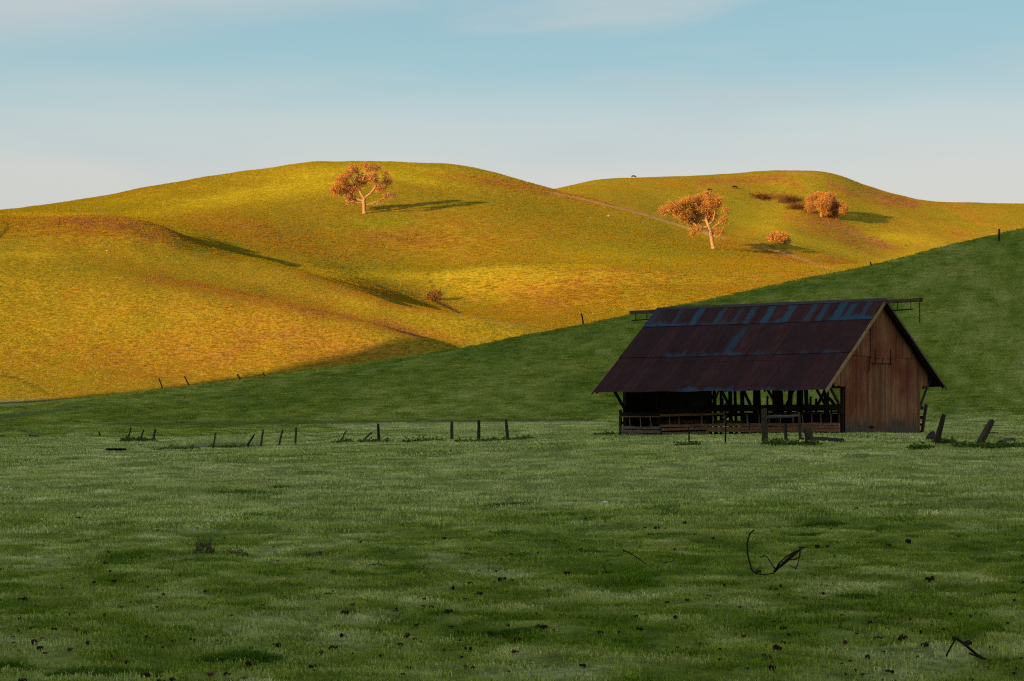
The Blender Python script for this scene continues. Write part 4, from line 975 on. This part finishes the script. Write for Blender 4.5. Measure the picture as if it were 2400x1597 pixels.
LG = [(545, 208, 45, 12), (600, 190, 45, 14), (640, 182, 30, 12), (615, 215, 30, 18), (570, 228, 45, 10), (625, 240, 16, 14)]
oak('bush', 'small dark scrubby rusty bush leaning over the gully between the golden hills', (1018, 703), 3.734, LG, (590, 245), [(590, 245), (590, 225)], 15, M_SCRUB, 9, .18, None, 700, 'bush', .18, tip=.025)
for lab, px, py, w, h in (('dark brown thicket left of the low oak on the right golden hill', 1852, 470, 26, 12), ('smaller dark brown thicket below the dark one by the low oak', 1868, 486, 22, 8), ('thin brown scrub farthest left of the low oak', 1785, 462, 22, 6)):
    B = hit(px, py+3); k_ = B.y/F; r = np.random.default_rng(px); q = r.normal(size=(260, 3))*.5; q[:, 0] *= w*k_; q[:, 1] *= 3.; q[:, 2] = np.abs(q[:, 2])*h*k_
    q[:, 2] += np.array([gw(B.x+a, B.y+b) for a, b in q[:, :2]])-B.z
    V, Fq, T = leafcloud(q, 4, .26, .4, px); me = npmesh('thicket', V, Fq); fattr(me, 'tone', T*.5); o = link('thicket', me, leaf_mat('brown_scrub', [(0, (.05, .025, .012)), (1, (.20, .09, .04))], .15)); o.location = B; tag(o, lab, 'shrub', 'thickets on the right golden hill')

# ------------------------------------------------------------------ cattle on the skyline: one skinned body each
M_COW = iron('black_hide', (.010, .008, .007))
def cow(label, px, py, face):
    B = hit(px, py) if py > 425 else Vector(((px-1200)/F*957, 957, float(gz(px, 957)[0])+ZC))
    V = [(-.75, 0, 1.15), (-.3, 0, 1.12), (.3, 0, 1.10), (.75, 0, 1.18), (1.10, 0, 1.0), (1.42, 0, .62), (1.62, 0, .34)]; E = [(i, i+1) for i in range(6)]; R = [.30, .36, .37, .30, .19, .15, .09]
    def limb(root, pts, rad):
        p = root
        for q, r in zip(pts, rad): V.append(q); R.append(r); E.append((p, len(V)-1)); p = len(V)-1
    for sy in (-.2, .2):
        limb(0, [(-.82, sy, .78), (-.72, sy, .42), (-.80, sy, .02)], [.17, .09, .07]); limb(3, [(.72, sy, .70), (.74, sy, .38), (.72, sy, .02)], [.14, .08, .07])
        limb(5, [(1.36, sy*1.1, .74)], [.05])
    limb(0, [(-1.08, 0, 1.1), (-1.16, 0, .55)], [.05, .03])
    me = bpy.data.meshes.new('cow'); me.from_pydata([(x*face, y, z) for x, y, z in V], E, []); me.update()
    o = link('cow', me, M_COW); o.location = B; o.rotation_euler = (0, 0, math.radians(12)); o.modifiers.new('skin', 'SKIN')
    for sv, r in zip(me.skin_vertices[0].data, R): sv.radius = (r, r)
    me.skin_vertices[0].data[0].use_root = True; o.modifiers.new('sub', 'SUBSURF').render_levels = 1
    return tag(o, label, 'cow', 'cows grazing on the right hill')
cow('black cow grazing on the skyline of the right golden hill', 1485, 421, 1); cow('black cow grazing on the slope above the leaning oak', 1722, 443, 1)
cow('black cow farthest left above the crown of the leaning oak, half hidden', 1664, 450, -1)

# ------------------------------------------------------------------ weeds, tussocks and litter on the pasture
def weeds(name, label, px, py, w, h, n, size, mat, group, stalks=0, tone=1.):
    """a low mound of leaves, w x h photo pixels, foot at px, py"""
    B = hit(px, py); k_ = B.y/F; r = np.random.default_rng(int(px*7+py)); hw = w*k_/2; hh = h*k_*{'dead_bush': 1, 'grass_tussock': .62}.get(name, .28)
    x = r.uniform(-1, 1, n); y = r.uniform(-1, 1, n); lump = .45+.9*np.clip(fbm(x*2.2+px, y*1.5, 3, 4)+.35, 0, 1); env = np.sqrt(np.clip(1-x*x, 0, 1))*lump
    q = np.stack([x*hw, y*min(hw*.5, 1.0)*np.sqrt(1-x*x*.9), r.random(n)*env*hh], -1)
    D = np.maximum(q[:, 1]+B.y, 4); q[:, 2] += gz(1200+F*(q[:, 0]+B.x)/D, D)+ZC-B.z
    if name == 'grass_tussock':
        V = []; Fq = []; T = []
        for p in np.repeat(q, 5, 0):
            p = p+np.array([r.normal()*.08, r.normal()*.08, 0]); b_ = np.array([p[0], p[1], p[2]-.3*hh]); d = r.uniform(0, 6.28); s_ = np.array([math.cos(d), math.sin(d), 0])*size*.09; tp = p+np.array([r.normal()*.05, r.normal()*.05, hh*r.uniform(.1, .5)]); o = len(V)
            V += [(b_-s_).tolist(), (b_+s_).tolist(), (tp+s_*.3).tolist(), (tp-s_*.3).tolist()]; Fq.append([o, o+1, o+2, o+3]); T += [r.random()]*4
    else:
        size *= max(1, B.y/85); V, Fq, T = leafcloud(q, 4, size, size*1.1, int(px)); V = V.tolist(); Fq = Fq.tolist(); T = (T*tone).tolist()
    for _ in range(stalks):
        i = r.integers(0, n); p = q[i]; d = np.array([r.normal()*.55, r.normal()*.4, 1.])*hh*r.uniform(.4, 1.0); s_ = np.array([.0028, 0, 0]); o = len(V)
        V += [(p-s_).tolist(), (p+s_).tolist(), (p+d+s_*.4).tolist(), (p+d-s_*.4).tolist()]; Fq.append([o, o+1, o+2, o+3]); T += [.3]*4
    me = npmesh(name, V, Fq); fattr(me, 'tone', T); o = link(name, me, mat); o.location = B; return tag(o, label, 'weeds', group)
WG = 'dark weed patches on the pasture'
for lab, px, py, w, h, n in (
    ('dark weeds under the hitching pole before the barn', 1855, 1044, 130, 14, 420), ('dark weeds at the left end of the barn rails', 1428, 1022, 70, 13, 240), ('long dark weed patch around the leaning split post at the right', 2320, 1050, 170, 17, 620),
    ('dark weeds at the foot of the leaning round post by the barn', 2215, 1040, 50, 14, 160), ('small dark weed patch left of the leaning posts, nearer the viewer', 2160, 1054, 46, 10, 120), ('dark weeds at the foot of the short black stake', 1612, 1046, 54, 10, 120),
    ('dark weeds around the three evenly spaced posts', 1150, 1037, 170, 9, 380), ('dark weeds at the foot of the evenly spaced right post', 1215, 1033, 80, 14, 220), ('dark weeds left of the evenly spaced three posts', 995, 1038, 100, 11, 260),
    ('dark weeds around the thick upright post', 880, 1038, 80, 9, 180), ('dark weeds under the thin post leaning right', 800, 1040, 50, 8, 110), ('dark weeds along the right half of the ditch bank', 545, 1052, 110, 10, 260), ('dark weeds along the left half of the ditch bank', 420, 1056, 100, 8, 220),
    ('dark weeds under the three posts at the left end', 325, 1036, 80, 8, 520)):
    weeds('weed_patch', lab, px, py, w, h, int(n*.8), .065, M_WEED, WG)
TG = 'dark grass tussocks in the open pasture'
for lab, px, py, w, h, n in (
    ('long wavy dark green tussock strip left of the middle', 575, 1160, 210, 14, 520), ('dark green tussock at the right end of the wavy strip', 655, 1147, 60, 13, 200), ('dark grass tussock in the middle of the field', 1190, 1186, 110, 13, 260), ('small dark tussock far left, above the wavy strip', 193, 1136, 50, 8, 110),
    ('dark tussock right of the middle in the upper field', 1930, 1231, 90, 14, 240), ('dark tussock above the tangle of dead branches', 1880, 1260, 80, 14, 220), ('small dark tussock under the wavy strip', 585, 1208, 60, 9, 130), ('long dark tussock at the bottom of the field, left of the middle', 250, 1585, 240, 30, 900),
    ('dark tussock at the bottom edge right of the longest one', 575, 1545, 150, 26, 520), ('dark tussock near the bottom in the middle', 1205, 1487, 130, 18, 420), ('dark tussock in the lower right field', 2010, 1400, 70, 14, 240), ('small dark tussock left of the dead branches', 1380, 1300, 80, 16, 200), ('dark tussock in the lower left corner', 20, 1570, 60, 26, 260)):
    weeds('grass_tussock', lab, px, py, w, h, n, .035 if py > 1350 else .05, M_TUSS, TG, 60)
weeds('dead_bush', 'dry grey-brown thistle bush standing in the left field', 478, 1300, 50, 30, 90, .012, M_DEAD, None, 80); weeds('dead_bush', 'low dry brown weeds right of the thistle bush', 552, 1300, 60, 14, 60, .012, M_DEAD, None, 40); weeds('dead_bush', 'low dry grey weeds in the middle of the left field', 745, 1304, 110, 10, 70, .012, M_DEAD, None, 50)

M_TWIG = iron('dark_dead_wood', (.024, .018, .014))
def twigs(name, label, cat, foot, strokes, r0=.014, rs=.62):
    """dead wood drawn as bent rods in space about its foot"""
    B = hit(*foot); m = MB(); sd = random.Random(int(foot[0]))
    for st_ in strokes:
        pts = st_[0]; rr = st_[1] if len(st_) > 1 else r0; dy = st_[2] if len(st_) > 2 else sd.uniform(-.15, .15); P = []
        for i, p in enumerate(pts): P.append(at(p[0], p[1], B.y+dy*i/max(1, len(pts)-1))-B+Vector((0, 0, .03)))
        m.tube(P, [rs*rr*(1-.35*i/len(P)) for i in range(len(P))], 5, .1)
    o = m.build(name, M_TWIG, None, True); o.location = B; return tag(o, label, cat)
twigs('dead_branch', 'tangle of dark bent dead branches standing up in the grass at the right', 'branch', (1790, 1366), [
    ([(1767, 1248), (1757, 1258), (1751, 1280), (1752, 1305), (1757, 1325), (1762, 1341), (1772, 1350), (1790, 1353), (1812, 1350), (1818, 1341), (1824, 1334)], .016, .3),
    ([(1814, 1346), (1828, 1332), (1850, 1313), (1866, 1300), (1878, 1292)], .030, .1), ([(1820, 1340), (1826, 1326), (1842, 1312), (1862, 1300), (1876, 1294)], .020, -.1), ([(1818, 1342), (1838, 1328), (1856, 1312), (1872, 1298)], .018, .15),
    ([(1876, 1292), (1874, 1310), (1870, 1328), (1864, 1340)], .017, -.2), ([(1851, 1318), (1862, 1318), (1874, 1311)], .012), ([(1818, 1341), (1806, 1325), (1799, 1312), (1793, 1309)], .012, .2), ([(1864, 1338), (1856, 1334), (1850, 1330)], .009)])
twigs('dead_branch', 'thin dark bent stick lying in the grass left of the branch tangle', 'branch', (1513, 1327), [([(1459, 1294), (1478, 1303), (1495, 1314), (1513, 1327)], .012, .1), ([(1459, 1294), (1464, 1300)], .008)])
twigs('dead_branch', 'short dark stick left of the thin bent stick', 'branch', (1425, 1352), [([(1413, 1329), (1417, 1340), (1426, 1352)], .010)])
twigs('dead_branch', 'thin pale stick lying level right of the thin bent stick', 'branch', (1560, 1327), [([(1554, 1326), (1570, 1322), (1583, 1318)], .009)])
twigs('dead_branch', 'forked dark twig lying in the middle of the field', 'branch', (885, 1331), [([(858, 1331), (872, 1329), (886, 1327), (898, 1330), (911, 1334)], .011, .1), ([(886, 1327), (887, 1319)], .009)])
twigs('dead_branch', 'dark forked branch in the lower right corner', 'branch', (2290, 1556), [
    ([(2218, 1547), (2228, 1526), (2241, 1505)], .014, -.1), ([(2241, 1505), (2262, 1520), (2284, 1540), (2305, 1552), (2330, 1558), (2368, 1556), (2412, 1548)], .020, .2), ([(2262, 1520), (2280, 1533), (2300, 1552)], .010, .1), ([(2272, 1540), (2290, 1548), (2306, 1554)], .013)])
for lab, p, q in (('tall single dry stalk in the middle of the field', (1187, 1252), (1182, 1203)), ('single dry stalk left of the tall one in the middle', (1072, 1226), (1074, 1197)), ('single dry stalk in the left field near the edge', (144, 1275), (145, 1256)), ('thin dry stalk below the wavy tussock strip', (402, 1346), (410, 1312)), ('thin dry stalk in the lower middle field', (1144, 1345), (1147, 1322))):
    twigs('dry_stalk', lab, 'stalk', p, [([p, ((p[0]+q[0])/2+.5, (p[1]+q[1])/2), q], .006)])

# clods and dead leaves: a few shapes, many individuals
def clod_mesh(name, seed, mat, spiky):
    """a crumbled scatter of bits lying together"""
    bm = bmesh.new(); r = random.Random(seed)
    for _ in range(r.randint(5, 10)):
        g_ = bmesh.ops.create_icosphere(bm, subdivisions=1, radius=1); q = r.random()**.7; a = r.uniform(0, 6.28); dx, dy = 1.5*q*math.cos(a), 1.0*q*math.sin(a); s_ = r.uniform(.16, .5)*(1.2-.6*q); an = r.uniform(0, 3.14); e = r.uniform(1, 2.4); h = r.uniform(.5, 1.1+spiky)
        for v in g_['verts']:
            x, y, z = v.co.x*s_*e*r.uniform(.7, 1.3), v.co.y*s_*r.uniform(.7, 1.3), v.co.z*s_*h*r.uniform(.7, 1.3)
            v.co = Vector((x*math.cos(an)-y*math.sin(an)+dx, x*math.sin(an)+y*math.cos(an)+dy, z+.25))
    me = bpy.data.meshes.new(name); bm.to_mesh(me); bm.free(); me.materials.append(mat); return me
M_CLOD = iron('dark_earth', (.022, .017, .011)); M_LEAF = iron('dead_leaf', (.075, .038, .018))
CM = [clod_mesh('dirt_clod', 300+i, M_CLOD, .5) for i in range(6)]; LM = [clod_mesh('dead_leaf', 400+i, M_LEAF, .2) for i in range(3)]
cr = np.random.default_rng(77); placed = 0
while placed < 380:
    px = cr.uniform(-10, 2410); py = 1180+(1610-1180)*cr.random()**.85
    if fbm(np.array([px/160.]), np.array([py/60.]), 3, 99)[0] < cr.uniform(-.6, .25): continue
    B = hit(px, py); leaf = cr.random() < .25; me = (LM if leaf else CM)[int(cr.integers(0, 3 if leaf else 6))]
    o = bpy.data.objects.new('dead_leaf' if leaf else 'dirt_clod', me); COL.objects.link(o); s_ = (.0145+.022*cr.random()**2.5)*(1+.010*(B.y-15))*(.75 if leaf else 1)
    o.location = B+Vector((0, 0, .014)); o.scale = (s_, s_, s_*cr.uniform(1.0, 2.1)); o.rotation_euler = (0, 0, cr.uniform(0, 6.28)); placed += 1
    if leaf: tag(o, 'small curled reddish-brown dead leaf lying in the near pasture grass', 'leaf', 'dead leaves in the near pasture')
    else: tag(o, 'small dark clod of earth or dung lying in the near pasture grass', 'clod', 'dark clods in the near pasture')

# slack wires left on the old fence
for lab, pts, D_ in (('thin slack wire trailing from the upright post at the left end of the fence', [(364, 1012), (380, 1021), (400, 1031), (425, 1039)], hit(359, 1036).y), ('thin slack wire sagging from the straight grey-brown fence post', [(694, 1009), (712, 1017), (735, 1023), (765, 1026), (800, 1022)], hit(692, 1046).y),
                     ('thin wire between the almost fallen post and the thick upright post', [(868, 1018), (877, 1010), (886, 1003)], hit(888, 1038).y), ('thin slack wire trailing right from the thick upright post', [(888, 1006), (905, 1018), (925, 1026), (945, 1030)], hit(888, 1038).y)):
    P = [at(x, y, D_) for x, y in pts]; c = P[0].copy(); o = MB().tube([p-c for p in P], .011, 4).build('fence_wire', M_IRON); o.location = c; tag(o, lab, 'wire', 'slack fence wires')
